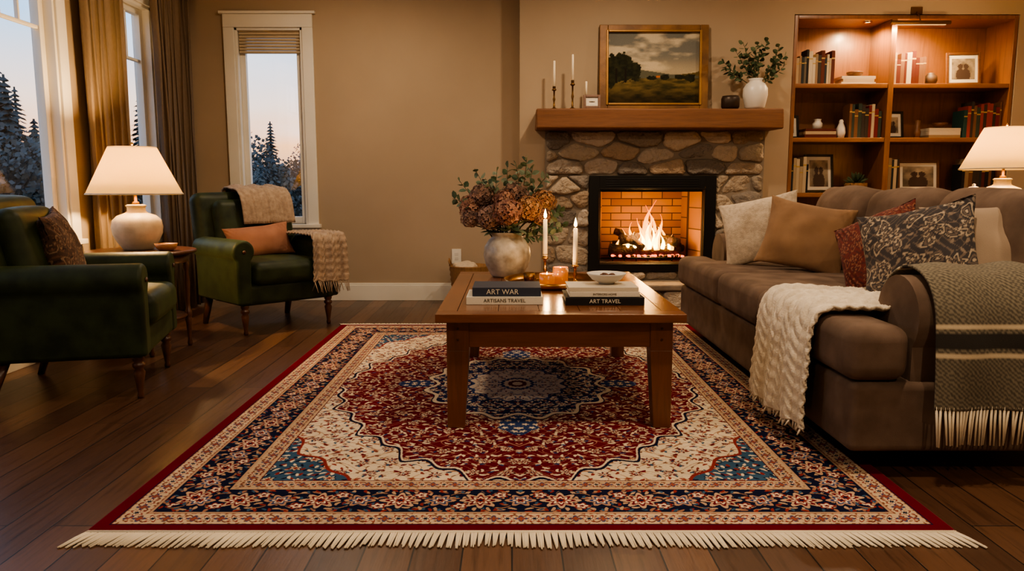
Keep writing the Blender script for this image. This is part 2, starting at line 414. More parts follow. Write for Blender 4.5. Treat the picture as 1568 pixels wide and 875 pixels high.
def floor_mat():
    m,nt,b=base('walnut_floorboards'); vec=coords(nt,(1,1,1),(0,0,PI/2))
    br=nt.nodes.new('ShaderNodeTexBrick'); nt.links.new(vec,br.inputs['Vector'])
    br.inputs['Color1'].default_value=(*C(108,76,54),1); br.inputs['Color2'].default_value=(*C(70,47,35),1); br.inputs['Mortar'].default_value=(*C(14,9,7),1)
    br.inputs['Scale'].default_value=1; br.inputs['Mortar Size'].default_value=.0028; br.inputs['Brick Width'].default_value=1.7; br.inputs['Row Height'].default_value=.15
    br.inputs['Mortar Smooth'].default_value=.2; br.offset=.37
    v2=coords(nt,(22,1.3,1)); g=nz(nt,v2,1.5,8,.65)
    gr=ramp(nt,g,[(.28,(.38,.38,.38)),(.5,(1,1,1)),(.75,(.55,.55,.55))])
    c=mixc(nt,1,br.outputs['Color'],gr,'MULTIPLY'); nt.links.new(c,b.inputs['Base Color'])
    rr=nt.nodes.new('ShaderNodeMapRange'); rr.inputs[3].default_value=.24; rr.inputs[4].default_value=.46
    nt.links.new(g,rr.inputs[0]); nt.links.new(rr.outputs[0],b.inputs['Roughness'])
    b.inputs['Coat Weight'].default_value=.15; b.inputs['Coat Roughness'].default_value=.28
    mx=nt.nodes.new('ShaderNodeMath'); mx.operation='MULTIPLY_ADD'; mx.inputs[1].default_value=-1.5
    nt.links.new(br.outputs['Fac'],mx.inputs[0]); nt.links.new(g,mx.inputs[2])
    bumpn(nt,b,mx.outputs[0],.35,.003); return m
floorM=floor_mat()
# ---------------------------------------------------------------- room shell
def boxes(name,L,mat,bevel=0,parent=None):
    mb=MB()
    for b in L: mb.box(*b)
    return mb.make(name,mat,parent,bevel=bevel,smooth=bool(bevel))
XL=-3.0;YB=7.23;YF=6.95;XR=4.8;H=3.0
boxes('floor',[(-3.15,4.95,-2.15,7.5,-.1,0)],floorM)
boxes('ceiling',[(-3.15,4.95,-2.15,7.5,H,H+.1)],ceilM)
z0,z1=.74,2.56
boxes('wall_left',[(-3.15,XL,-2.15,2.3,0,H),(-3.15,XL,5.1,5.7,0,H),(-3.15,XL,6.45,7.5,0,H),(-3.15,XL,2.3,5.1,0,z0),(-3.15,XL,2.3,5.1,z1,H),(-3.15,XL,5.7,6.45,0,z0),(-3.15,XL,5.7,6.45,z1,H)],wallM)
boxes('wall_back',[(XL,-2.58,YB,YB+.15,0,H),(-1.95,.07,YB,YB+.15,0,H),(-2.58,-1.95,YB,YB+.15,0,z0),(-2.58,-1.95,YB,YB+.15,z1,H)],wallM)
boxes('wall_chimney_breast',[(.07,.786,YF,7.5,0,H),(.786,1.75,YF,7.5,1.07,H),(.786,1.75,YF,7.5,0,.38),(1.75,2.52,YF,7.5,0,H),(2.52,4.53,YF,7.5,2.62,H),(4.53,4.8,YF,7.5,0,H),(2.52,4.53,7.38,7.5,0,2.62),(.786,1.75,7.44,7.5,.38,1.07)],wallM)
boxes('wall_right',[(XR,XR+.15,-2.15,7.5,0,H)],wallM)
boxes('wall_front',[(XL,XR,-2.15,-2.0,0,H)],wallM)
boxes('baseboard_back',[(-3.0,.07,YB-.022,YB,0,.15),(-3.0,.07,YB-.014,YB,.15,.17)],trimM,.003)
boxes('baseboard_left',[(XL,XL+.022,-2,7.2,0,.17)],trimM,.003)
boxes('baseboard_right',[(XR-.022,XR,-2,6.9,0,.17)],trimM,.003)
boxes('baseboard_breast',[(.048,.07,YF,YB-.02,0,.17),(.048,.29,YF-.022,YF,0,.17)],trimM,.003)
# windows
gm=bpy.data.materials.new('window_glass'); gm.use_nodes=True; nt=gm.node_tree; nt.nodes.clear()
o_=nt.nodes.new('ShaderNodeOutputMaterial');t_=nt.nodes.new('ShaderNodeBsdfTransparent');g_=nt.nodes.new('ShaderNodeBsdfGlossy');g_.inputs['Roughness'].default_value=.02
x_=nt.nodes.new('ShaderNodeMixShader');x_.inputs[0].default_value=.05;nt.links.new(t_.outputs[0],x_.inputs[1]);nt.links.new(g_.outputs[0],x_.inputs[2]);nt.links.new(x_.outputs[0],o_.inputs[0])
def window(name,loc,rz,w,z0,z1,mull=(),transom=None,cas=.10,sash=.05,blind=False):
    e=group(name,loc,rz); mb=MB(); h=w/2
    for s in (-1,1):
        mb.box(min(s*h,s*(h+cas)),max(s*h,s*(h+cas)),-.025,0,z0-.02,z1+.0)
        a,b=sorted((s*h,s*(h-.025))); mb.box(a,b,-.01,.14,z0,z1)
    mb.box(-h-cas,h+cas,-.028,0,z1,z1+.12); mb.box(-h-cas-.03,h+cas+.03,-.045,0,z1+.12,z1+.145)
    mb.box(-h-cas-.02,h+cas+.02,-.055,.14,z0-.035,z0); mb.box(-h-cas,h+cas,-.022,0,z0-.11,z0-.035)
    mb.box(-h,h,-.01,.14,z1-.025,z1)
    xs=[-h+.025]+sum([[m-.035,m+.035] for m in mull],[])+[h-.025]
    for m in mull: mb.box(m-.035,m+.035,.0,.12,z0,z1-.025)
    gl=MB()
    for i in range(0,len(xs),2):
        a,b=xs[i],xs[i+1]
        mb.box(a,a+sash,.05,.10,z0,z1-.025);mb.box(b-sash,b,.05,.10,z0,z1-.025)
        mb.box(a+sash,b-sash,.05,.10,z0,z0+sash+.02);mb.box(a+sash,b-sash,.05,.10,z1-.025-sash,z1-.025)
        if transom:
            mb.box(a+sash,b-sash,.06,.09,transom-.011,transom+.011)
            for k in (1,2): 
                xx=a+sash+(b-a-2*sash)*k/3; mb.box(xx-.009,xx+.009,.062,.088,transom,z1-.06)
        gl.box(a+sash*.5,b-sash*.5,.072,.078,z0+.02,z1-.05)
    mb.make('frame',trimM,e,bevel=.003,seg=1); gl.make('pane',gm,e,smooth=False)
    if blind:
        bb=MB()
        for k in range(7): bb.box(-h+.03,h-.03,.015,.045,z1-.06-k*.028,z1-.036-k*.028)
        bb.box(-h+.03,h-.03,.01,.05,z1-.035,z1-.02)
        bb.make('blind',M('linen_blind',C(196,178,150),.9),e,bevel=.006)
    return e
window('window_1',(-2.265,YB,0),0,.63,z0,z1,blind=True)
window('window_2',(XL,3.7,0),90,2.8,z0,z1,mull=(-.45,.70),transom=2.12)
window('window_3',(XL,6.075,0),90,.75,z0,z1,transom=2.12)
curtM=CLOTHT('curtain_linen',C(172,148,120),.42)
def curtain(name,y0,y1,folds,mat):
    mb=MB();vs=[];fs=[];n=folds*14
    zs=[.02,.5,1.0,1.6,2.2,2.6,2.84]
    for z in zs:
        k=(z/2.84)
        for i in range(n+1):
            t=i/n; w=1-.10*math.sin(k*PI); y=(y0+y1)/2+(t-.5)*(y1-y0)*w
            a=.036*(.7+.3*math.sin(t*9+1)); x=XL+.10+a*math.sin(t*folds*2*PI+.4*math.sin(z*2+t*5))+.008*math.sin(z*3+t*20)
            vs.append((x,y+.012*math.cos(t*folds*4*PI),z))
    for j in range(len(zs)-1):
        for i in range(n): a=j*(n+1)+i; fs.append((a,a+1,a+n+2,a+n+1))
    mb.add(vs,fs); return mb.make(name,mat,solid=.003,wn=False)
curtain('curtain',5.22,5.82,6,curtM); curtain('curtain.001',6.26,7.0,8,CLOTHT('curtain_linen_dark',C(132,112,92),.2)); curtain('curtain.002',1.5,2.2,7,curtM)
mb=MB(); mb.tube([(XL+.10,1.3,2.86),(XL+.10,7.1,2.86)],.013,seg=12)
for y in (1.4,3.7,5.5,7.05): mb.box(XL,XL+.1,y-.01,y+.01,2.845,2.865)
mb.make('curtain_rod',dbrass)
# ---------------------------------------------------------------- outside
mb=MB(); mb.box(-60,40,7.6,80,-1.2,-1.0); mb.box(-60,-3.6,-30,7.6,-1.2,-1.0); mb.make('lawn',M('dusk_grass',C(90,98,84),1),smooth=False)
treeM=M('pine_needles',C(72,86,84),1,col2=C(48,62,64),vs=1.5)
leafT=M('garden_tree_leaves',C(104,102,90),1,col2=C(70,80,82),vs=1.2)
def conifer(name,x,y,h,seed):
    random.seed(seed); mb=MB(); mb.tube([(0,0,-.995),(0,0,h-1)],[h*.025,.02],0)
    L=38
    for k in range(L):
        z=-.5+(h-.5)*k/L; R=h*.17*(1-k/L)**.8+.04
        for i in range(16):
            a=random.random()*2*PI; r=R*random.uniform(.6,1.15); w=.12+.2*r*.5; ca,sa=math.cos(a),math.sin(a)
            mb.add([(0,0,z+.06),(r*.6*ca-w*sa*.5,r*.6*sa+w*ca*.5,z-r*.1),(r*ca,r*sa,z-r*.28),(r*.6*ca+w*sa*.5,r*.6*sa-w*ca*.5,z-r*.1)],[(0,1,2,3)],0)
    o=mb.make(name,treeM,smooth=False); o.location=(x,y,0)
for i,(x,y,h) in enumerate([(-8.7,13.2,4.0),(-10.0,15.0,4.4),(-11.4,17.4,4.2),(-9.3,14.9,3.4),(-12.6,19.5,4.6),(-8.3,17.2,4.3),(-9.0,18.6,3.8),(-11,13.0,4.0),(-7.9,25,4.2),(-15,22,4.6)]):
    conifer('pine_tree' if i==0 else 'pine_tree.%03d'%i,x,y,h,i+3)
def gtree(seed):
    random.seed(seed); mb=MB(); mb.tube([(0,0,0),(.05,0,1.2),(0,.05,2.1)],[.07,.05,.02],0)
    cl=[]
    for k in range(13):
        a=random.random()*6.28;r=random.uniform(.1,.85);z=random.uniform(.35,2.5); e=Vector((r*math.cos(a)*(1.3-z*.25),r*math.sin(a)*(1.3-z*.25),z)); cl.append((e,random.uniform(.28,.5))); mb.tube([(0,0,min(z*.7,1.9)),e],[.025,.008],0,seg=5)
    for k in range(3400):
        c,r=random.choice(cl); d=Vector((random.gauss(0,1),random.gauss(0,1),random.gauss(0,1))).normalized()*r*random.uniform(.3,1.15)**.8; p=c+d
        p.z=max(p.z,.06)
        u=Vector((random.gauss(0,1),random.gauss(0,1),random.gauss(0,1))).normalized(); v=u.orthogonal().normalized(); s=random.uniform(.02,.05)
        mb.add([p+u*s,p+v*s,p-u*s,p-v*s],[(0,1,2,3)],1)
    return mb.make('garden_tree',[treeM,leafT],smooth=False)
gt=[gtree(5),gtree(9)]
P_=[(-6.5,18.6),(-5.6,17.6),(-7.4,20),(-5.0,18.9),(-6.2,20.6),(-9.6,18.6),(-5.6,15.8),(-4.7,16.2),(-8.5,11.9),(-7.7,12.0),(-7.1,10.6),(-7.9,9.2),(-8.8,5.2),(-10.6,14.2),(-7.9,15.9),(-7.0,5.0),(-12,21),(-7.1,14.9),(-6.7,23.5),(-7.8,22.6),(-5.9,22.6),(-10.6,20.4),(-9.0,15.9),(-9.6,13.6),(-4.4,20.5),(-3.3,17.4),(-2,19),(0,18)]
for i,(x,y) in enumerate(P_):
    if i<2: o=gt[i]
    else:
        o=bpy.data.objects.new('garden_tree.%03d'%i,gt[i%2].data); bpy.context.scene.collection.objects.link(o)
    s=random.uniform(.85,1.2); o.location=(x,y,-.998); o.scale=(s,s,s); o.rotation_euler=(0,0,i*1.3)
random.seed(11)
# ---------------------------------------------------------------- rug
W,L=2.76,3.60; rc=(.03,4.065)
rug=group('persian_rug',(rc[0],rc[1],0))
nx,ny=1150,1500
gx=np.linspace(-W/2,W/2,nx+1);gy=np.linspace(-L/2,L/2,ny+1); X,Y=np.meshgrid(gx,gy)
rgb=rug_rgb(X,Y,W,L)
me=bpy.data.meshes.new('pile'); nv=(nx+1)*(ny+1); co=np.empty((nv,3),dtype=np.float32); co[:,0]=X.ravel();co[:,1]=Y.ravel();co[:,2]=.013
me.vertices.add(nv); me.vertices.foreach_set('co',co.ravel())
a=(np.arange(ny)[:,None]*(nx+1)+np.arange(nx)[None,:]).ravel(); q=np.stack([a,a+1,a+nx+2,a+nx+1],1).astype(np.int32)
me.loops.add(q.size); me.loops.foreach_set('vertex_index',q.ravel()); me.polygons.add(nx*ny); me.polygons.foreach_set('loop_start',np.arange(nx*ny,dtype=np.int32)*4)
me.update(calc_edges=True)
ca=me.color_attributes.new('Col','FLOAT_COLOR','POINT'); cc=np.ones((nv,4),dtype=np.float32); cc[:,:3]=rgb.reshape(-1,3); ca.data.foreach_set('color',cc.ravel())
me.materials.append(rugM); o=bpy.data.objects.new('pile',me); bpy.context.scene.collection.objects.link(o); o.parent=rug
mb=MB(); mb.box(-W/2-.006,W/2+.006,-L/2,L/2,.0005,.0125); mb.make('selvedge',M('burgundy_wool',BUR,.95),rug,bevel=.004)
mb=MB()
for sgn_ in (-1,1):
    n=480
    for k in range(n):
        b_=(k//4)*4+1.5; kk=k+(b_-k)*.5
        x=-W/2+W*(k+.5)/n; xe=-W/2+W*(kk+.5)/n+random.uniform(-.002,.002)+x*.035+.010*noise.noise(Vector((x*9,3,0))); y=sgn_*L/2; l=random.uniform(.075,.095)+.02*noise.noise(Vector((x*6,0,0)))
        mb.tube([(x,y-sgn_*.006,.011),((x+xe)/2,y+sgn_*l*.4,.008),(xe,y+sgn_*l,.004)],[.0028,.0034,.0026],seg=5)
    mb.tube([(-W/2,sgn_*(L/2+.002),.009),(W/2,sgn_*(L/2+.002),.009)],.007,seg=6)
mb.make('fringe',fringeM,rug,wn=False)
# ---------------------------------------------------------------- coffee table
ct=group('coffee_table',(.213,4.045,0)); mb=MB()
tw,td=.548,.825
for k in range(5):
    x0=-tw+.09+(2*tw-.18)*k/5; mb.box(x0+.0008,x0+(2*tw-.18)/5-.0008,-td+.09,td-.09,.512,.547,3)
mb.box(-tw,tw,-td,-td+.0885,.51,.547,0); mb.box(-tw,tw,td-.0885,td,.51,.547,0)
mb.box(-tw,-tw+.0885,-td+.0895,td-.0895,.51,.547,3); mb.box(tw-.0885,tw,-td+.0895,td-.0895,.51,.547,3)
for sx in (-1,1):
    for sy in (-1,1):
        x1=sx*.505;y1=sy*.755; a,b=sorted((x1,x1-sx*.10)); c,d=sorted((y1,y1-sy*.10))
        a2,b2=sorted((x1,x1-sx*.078)); c2,d2=sorted((y1,y1-sy*.078))
        mb.box(a,b,c,d,.37,.51,1); mb.hexa((a2,b2,c2,d2),.0135,(a,b,c,d),.37,1)
for s in (-1,1):
    a,b=sorted((s*.745,s*.72)); mb.box(-.41,.41,a,b,.385,.51,0)
    a,b=sorted((s*.495,s*.47)); mb.box(a,b,-.66,.66,.385,.51,2)
    for zz in (.42,.47): 
        mb.lathe([(.006,0),(.006,.004),(0,.005)],1,TR(-.455,-.755,zz)@RX(90),8); mb.lathe([(.006,0),(.006,.004),(0,.005)],1,TR(.455,-.755,zz)@RX(90),8)
tY=WOOD('coffee_table_plank_wood',C(134,82,48),C(88,50,30),1,.24,.5)
mb.make('table_body',[tableM,tableL,tY,tY],ct,bevel=.005)
# ---------------------------------------------------------------- books
def text(s,loc,size,mat,parent):
    c=bpy.data.curves.new('spine_title','FONT'); c.body=s; c.size=size; c.extrude=.0003; c.align_x='CENTER'; c.align_y='CENTER'
    o=bpy.data.objects.new('spine_title',c); bpy.context.scene.collection.objects.link(o); c.materials.append(mat); o.location=loc; o.rotation_euler=(PI/2,0,0); o.parent=parent
goldT=M('title_ink_light',C(225,215,195),.5); darkT=M('title_ink_dark',C(60,52,46),.5)
def bigbook(mb,x0,x1,y0,y1,z,h,col):
    mb.box(x0,x1,y0,y1,z,z+.004,0,None,col);mb.box(x0,x1,y0,y1,z+h-.004,z+h,0,None,col);mb.box(x0,x1,y0,y0+.006,z+.003,z+h-.003,0,None,col)
    mb.box(x0+.006,x1-.006,y0+.005,y1-.006,z+.004,z+h-.004,1,None,(1,1,1))
g=group('book_stack',(-.035,3.62,.547)); mb=MB()
bigbook(mb,-.18,.18,-.13,.13,.0005,.037,C(226,218,200)); bigbook(mb,-.152,.172,-.118,.125,.038,.042,C(58,62,76)); mb.make('books',[VCb,pageM],g,bevel=.0015)
text('ART WAR',(-.01,-.1188,.059),.034,goldT,g); text('ARTISANS TRAVEL',(0,-.1308,.019),.024,darkT,g)
g=group('book_stack',(.435,3.60,.547)); mb=MB()
bigbook(mb,-.185,.185,-.13,.13,.0005,.037,C(30,28,28)); bigbook(mb,-.165,.165,-.115,.125,.038,.024,C(226,216,198)); bigbook(mb,-.17,.16,-.11,.12,.0625,.020,C(210,198,178)); mb.make('books',[VCb,pageM],g,bevel=.0015)
text('ART TRAVEL',(.0,-.1308,.019),.026,goldT,g); text('INTERIORS HOME',(0,-.1158,.050),.014,darkT,g)
g=group('ceramic_bowl',(.46,3.63,.6305)); mb=MB(); mb.lathe([(.0,.0),(.035,0),(.04,.006),(.07,.02),(.092,.045),(.096,.052),(.091,.05),(.066,.026),(.03,.014),(0,.012)],seg=40); mb.make('bowl',whiteC,g,wn=False)
mb=MB()
for k in range(16):
    a=random.random()*6.3;r=random.random()*.05; mb.rbox(.028,.022,.018,.008,0,TR(r*math.cos(a),r*math.sin(a),.032+random.random()*.01)@RZ(random.random()*180)@RX(random.random()*60))
mb.make('nuts',M('walnut_shell',C(90,52,32),.7),g,wn=False)
# ---------------------------------------------------------------- tray and candles
tz=.5475
g=group('brass_tray',(.235,4.22,tz)); mb=MB(); mb.lathe([(0,.0),(.25,0),(.262,.012),(.275,.036),(.281,.038),(.268,.012),(.256,.0065),(0,.006)],seg=64); mb.make('tray',brass,g,wn=False)
def flame(mb,T,h,m): mb.lathe([(0,0),(h*.14,h*.12),(h*.17,h*.28),(h*.12,h*.55),(h*.05,h*.8),(0,h)],m,T,12)
def candlestick(name,x,y,z,hh,hc,lit=True,k=1.0,mat=brass,r=.011):
    g=group(name,(x,y,z)); mb=MB()
    mb.lathe([(0,0),(.042*k,0),(.044*k,.004),(.03*k,.010),(.010*k,.018),(.007*k,hh*.35),(.012*k,hh*.45),(.007*k,hh*.55),(.008*k,hh*.8),(.020*k,hh*.84),(.021*k,hh*.87),(.013*k,hh*.89),(.014*k,hh),(0,hh)],0,None,24)
    mb.lathe([(0,hh-.01),(r,hh-.01),(r*.85,hh+hc-.003),(r*.5,hh+hc),(0,hh+hc-.002)],1,None,16)
    mb.tube([(0,0,hh+hc-.003),(0,0,hh+hc+.008)],.0012,2,seg=5)
    mb.make('stick',[mat,candleW,blackM],g,wn=False)
    if lit:
        f=MB(); flame(f,TR(0,0,hh+hc+.004),.055,0); f.make('flame',flameM,g,wn=False)
        light('flame_light','POINT',(0,0,hh+hc+.03),2.2,(1,.6,.26),g,.012)
candlestick('candlestick',.19,4.30,tz+.0065,.16,.20,r=.014); candlestick('candlestick',.355,4.20,tz+.0065,.12,.195,r=.014)
for (x,y,r,h) in ((.19,4.06,.042,.075),(.27,4.16,.043,.10)):
    g=group('candle_jar',(x,y,tz+.0065)); mb=MB()
    mb.lathe([(0,0),(r,0),(r,h),(r-.004,h),(r-.004,.02),(0,.02)],0,None,28)
    mb.lathe([(0,.02),(r-.008,.02),(r-.008,h*.6),(0,h*.6)],1,None,20); flame(mb,TR(0,0,h*.62),.04,2)
    mb.make('jar',[glassJ,candleW,flameM],g,wn=False); light('flame_light','POINT',(0,0,h+.02),.9,(1,.6,.26),g,.01)
g=group('candle_cup',(.10,4.32,tz+.0065)); mb=MB(); mb.lathe([(0,0),(.03,0),(.034,.05),(.03,.05),(.026,.01),(0,.01)],0); mb.make('cup',dbrass,g,wn=False)
# ---------------------------------------------------------------- flower arrangement
def leafmesh(mb,p,d,n,l,w,m,col):
    d=Vector(d).normalized();n=Vector(n);s=d.cross(n)
    if s.length<.05: s=d.cross(Vector((1,.2,0)))
    s.normalize();u=s.cross(d);p=Vector(p)
    mb.add([p,p+d*l*.35+s*w/2+u*w*.12,p+d*l*.75+s*w*.38+u*w*.1,p+d*l,p+d*l*.75-s*w*.38+u*w*.1,p+d*l*.35-s*w/2+u*w*.12,p+d*l*.5-u*w*.03],
      [(0,1,6),(1,2,6),(2,3,6),(3,4,6),(4,5,6),(5,0,6)],m,None,col)
def rnd(a=1): return Vector((random.uniform(-a,a),random.uniform(-a,a),random.uniform(-a,a)))
def sprig(mb,p0,p1,nl,l,w,cols,bend=.05):
    p0=Vector(p0);p1=Vector(p1);b=rnd(bend); pts=[p0.lerp(p1,t)+b*math.sin(t*PI) for t in [i/6 for i in range(7)]]
    mb.tube(pts,[.0035*(1-.1*i) for i in range(7)],0,seg=5,col=C(80,74,48))
    for i in range(nl):
        t=.3+.7*i/nl; k=min(5,int(t*6)); q=pts[k].lerp(pts[k+1],t*6-k); d=(pts[k+1]-pts[k]).normalized()
        side=d.cross(Vector((math.cos(i*2.4),math.sin(i*2.4),.3))).normalized()
        leafmesh(mb,q,side+d*.5,rnd(),l*random.uniform(.7,1.1),w,0,random.choice(cols))
def hydrangea(mb,c,r,pal):
    c=Vector(c);N=150
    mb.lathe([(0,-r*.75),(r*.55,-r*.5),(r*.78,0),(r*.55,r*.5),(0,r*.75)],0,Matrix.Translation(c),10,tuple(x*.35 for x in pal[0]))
    for i in range(N):
        z=1-2*(i+.5)/N; a=i*2.39996; q=Vector((math.sqrt(1-z*z)*math.cos(a),math.sqrt(1-z*z)*math.sin(a),z*.85)); n=(q+rnd(.25)).normalized()
        p=c+q*r*random.uniform(.86,1.08); t=n.cross(Vector((.3,.2,.9))).normalized(); b=n.cross(t); sz=r*random.uniform(.15,.22); rot=random.random()*PI; col=random.choice(pal); kf=random.uniform(.7,1.2); col=tuple(x*kf for x in col)
        for k in range(4):
            th=rot+k*PI/2; d=t*math.cos(th)+b*math.sin(th); e=n.cross(d)
            mb.add([p-n*.003,p+d*sz*.55+e*sz*.42+n*sz*.15,p+d*sz+n*sz*.05,p+d*sz*.55-e*sz*.42+n*sz*.15],[(0,1,2,3)],0,None,col)
g=group('flower_arrangement',(-.03,4.62,tz)); mb=MB()
mb.lathe([(0,0),(.085,0),(.10,.01),(.132,.07),(.146,.13),(.14,.185),(.115,.225),(.098,.24),(.097,.255),(.112,.272),(.108,.275),(.09,.255),(.09,.20),(0,.15)],seg=48)
mb.make('stoneware_vase',M('glazed_stoneware',C(200,190,174),.4,col2=C(146,136,122),vs=14,bump=.35,bs=40,coat=.2),g,wn=False)
mb=MB(); pal1=[C(160,116,102),C(180,136,116),C(136,96,86),C(192,150,128)];pal2=[C(196,152,112),C(180,134,98),C(158,112,86)];pal3=[C(154,126,114),C(130,106,98),C(172,140,126)]
for (x,y,z,r,p) in [(-.21,.0,.43,.085,pal1),(-.10,-.10,.37,.085,pal3),(.0,-.14,.40,.092,pal1),(.13,-.08,.42,.085,pal2),(.22,.02,.46,.08,pal2),(-.15,-.04,.50,.075,pal3),(.05,.02,.50,.085,pal3),(.14,.1,.40,.085,pal3),(-.08,.12,.43,.085,pal1),(-.02,-.06,.47,.07,pal1),(.21,-.05,.37,.06,pal1),(-.22,-.06,.36,.06,pal3)]:
    hydrangea(mb,(x,y,z),r,p); mb.tube([(x*.2,y*.2,.18),(x*.6,y*.6,.30),(x,y,z-r*.6)],.004,0,seg=5,col=C(70,66,40))
gc=[C(118,134,110),C(100,120,98),C(138,150,126),C(84,104,82)]
for (a,b,c) in [(-.30,0,.60),(-.20,.05,.66),(-.06,0,.66),(.05,.03,.70),(.12,-.02,.73),(.0,.1,.68),(.25,.05,.62),(-.33,-.03,.48),(.33,.0,.40),(.36,.03,.30),(.30,-.08,.26),(-.13,-.1,.60),(.16,.12,.68)]:
    sprig(mb,(a*.15,b*.2,.22),(a,b,c),18,.052,.038,gc)
for i in range(34):
    a=random.random()*2*PI; leafmesh(mb,(.06*math.cos(a),.06*math.sin(a),.275+random.random()*.04),(math.cos(a),math.sin(a),random.uniform(-.3,.5)),(0,0,1),random.uniform(.09,.14),.055,0,random.choice(gc[1:]))
mb.make('blooms',VCf,g,smooth=False)
# ---------------------------------------------------------------- armchairs
def turned(mb,x,y,h,m,T=None):
    mb.lathe([(0,0),(.014,0),(.018,.015),(.014,.03),(.020,h*.35),(.030,h*.62),(.020,h*.70),(.032,h*.76),(.032,h*.82),(.022,h*.86),(.030,h*.92),(.030,h+.01),(0,h+.01)],m,TR(x,y,0),20)
def armchair(loc,rz):
    g=group('green_armchair',loc,rz); mb=MB()
    mb.rbox(.80,.70,.16,.035,0,TR(0,-.01,.30))
    def arm(sx):
        pts=[(-.055,.23),(-.055,.555)]+[(.085*math.cos(a),.625+.085*math.sin(a)) for a in [math.radians(215-25*k/2) for k in range(0,21)]]+[(.055,.555),(.055,.23)]
        T=Matrix(((sx,0,0,sx*.365),(0,0,1,0),(0,1,0,0),(0,0,0,1)))
        mb.prism(pts,-.37,.36,0,T)
    arm(1);arm(-1)
    mb.make('frame_upholstery',greenM,g,bevel=.022,seg=4)
    mb=MB(); mb.rbox(.60,.66,.17,.055,0,TR(0,-.07,.455),(0.01,.012,.02)); 
    mb.rbox(.84,.15,.70,.07,0,TR(0,.36,.70)@RX(-11),(.0,.015,.01))
    mb.rbox(.60,.13,.50,.06,0,TR(0,.245,.74)@RX(-11),(.0,.03,.01))
    mb.make('cushions',greenM,g,wn=False)
    mb=MB(); turned(mb,-.35,-.31,.225,0);turned(mb,.35,-.31,.225,0)
    for s in (-1,1): mb.hexa((s*.36-.016,s*.36+.016,.37,.40),0,(s*.35-.025,s*.35+.025,.28,.33),.23,0)
    for s in (-1,1):
        T=TR(s*.365,-.372,.625)@RX(90); mb.lathe([(0,.0),(.012,.0),(.014,.004),(.008,.010),(0,.011)],0,T,16)
    mb.make('legs',darkwood,g,wn=False); return TR(*loc)@RZ(rz)
T1=armchair((-2.33,4.09,0),104); T2=armchair((-1.95,5.96,0),45)
# ---------------------------------------------------------------- pillows
def pil(name,T,w,h,t,mat,colfn=None,n=40,seed=0,piping=None):
    mb=MB(); mb.pillow(w,h,t,0,None,n,colfn,seed)
    o=mb.make(name,mat,wn=False); o.matrix_world=T; return o
DK=paisley(C(80,60,50),C(146,118,96),C(110,78,62),C(56,42,40)); NVP=paisley(C(64,60,62),C(176,158,136),C(112,98,88),C(136,120,106),1.15); BGP=paisley(C(112,52,46),C(152,106,84),C(80,46,46),C(134,86,68),.8)
pil('patterned_pillow',T1@frame((.06,.13,.755),(0.12,-1,.28),6),.46,.44,.16,VCc,DK,120)
pinkM=M('terracotta_linen',C(166,118,94),.9,col2=C(148,102,82),bump=.3,bs=300,sheen=.05)
pil('lumbar_pillow',T2@frame((-.02,.08,.665),(-.1,-1,.38),5),.54,.27,.15,pinkM,seed=3)
creamP=M('cream_boucle',C(204,188,166),.95,col2=C(182,166,146),vs=40,bump=.8,bs=160,bd=.004); brownP=M('caramel_linen',C(146,114,84),.9,col2=C(130,100,74),bump=.3,bs=320,sheen=.05); taupeP=M('taupe_linen',C(160,140,120),.9,bump=.3,bs=320)
pil('cream_pillow',frame((1.65,4.98,.815),(-.55,-1,.36),13),.52,.46,.17,creamP,seed=5)
pil('caramel_pillow',frame((1.82,4.66,.79),(-.42,-1,.42),-11),.52,.45,.18,brownP,seed=7)
pil('taupe_pillow',frame((2.07,3.86,.79),(-1,-.55,.42),14),.46,.44,.16,taupeP,seed=9)
pil('burgundy_pillow',frame((1.87,3.82,.78),(-1,-.62,.45),27),.44,.42,.15,VCc,BGP,120,11)
pil('taupe_pillow',frame((2.02,3.22,.81),(-.45,-1,.40),4),.46,.46,.16,taupeP,seed=12)
pil('patterned_pillow',frame((1.76,3.24,.80),(-1,-1.0,.50),14),.48,.46,.17,VCc,NVP,140,13)
# ---------------------------------------------------------------- sofa
g=group('sofa',(1.9,4.15,0)); O=TR(-1.9,-4.15,0)
X0,XB=1.26,2.60; Y0,Y1=2.72,5.62
mb=MB()
mb.rbox(XB-X0-.02,Y1-Y0-.02,.27,.03,0,O@TR((X0+XB)/2,(Y0+Y1)/2,.235))
mb.rbox(.26,Y1-Y0,.80,.07,0,O@TR(2.47,(Y0+Y1)/2,.53))
def sarm(y,m=0):
    pts=[(-.125,.12),(-.125,.52)]+[(.16*math.cos(a),.60+.16*math.sin(a)) for a in [math.radians(218-12.8*k) for k in range(21)]]+[(.125,.52),(.125,.12)]
    T=O@Matrix(((0,0,1,0),(1,0,0,y),(0,1,0,0),(0,0,0,1)))
    mb.prism(pts,1.50,2.50,m,T)
sarm(2.885);sarm(5.455)
mb.make('frame_upholstery',sofaM,g,bevel=.03,seg=4)
mb=MB()
def Lc(ya,yb,ear):
    P=[(X0-.02,ya),(2.12,ya),(2.12,yb),(X0-.02,yb)]
    if ear==-1: P=[(X0-.02,Y0-.01),(1.48,Y0-.01),(1.48,ya),(2.12,ya),(2.12,yb),(X0-.02,yb)]
    if ear==1: P=[(X0-.02,ya),(2.12,ya),(2.12,yb),(1.48,yb),(1.48,Y1),(X0-.02,Y1)]
    mb.prism(P,.375,.585,0,O)
Lc(3.06,3.795,-1);Lc(3.805,4.535,0);Lc(4.545,5.285,1)
mb.make('seat_cushions',sofaM,g,bevel=.06,seg=5)
mb=MB()
for k,(ya,yb) in enumerate(((3.05,3.79),(3.80,4.53),(4.54,5.27))):
    mb.rbox(.26,yb-ya,.54,.10,0,O@TR(2.20,(ya+yb)/2,.80)@RY(10),(.035,.0,.03),wr=.018,seed=k*5)
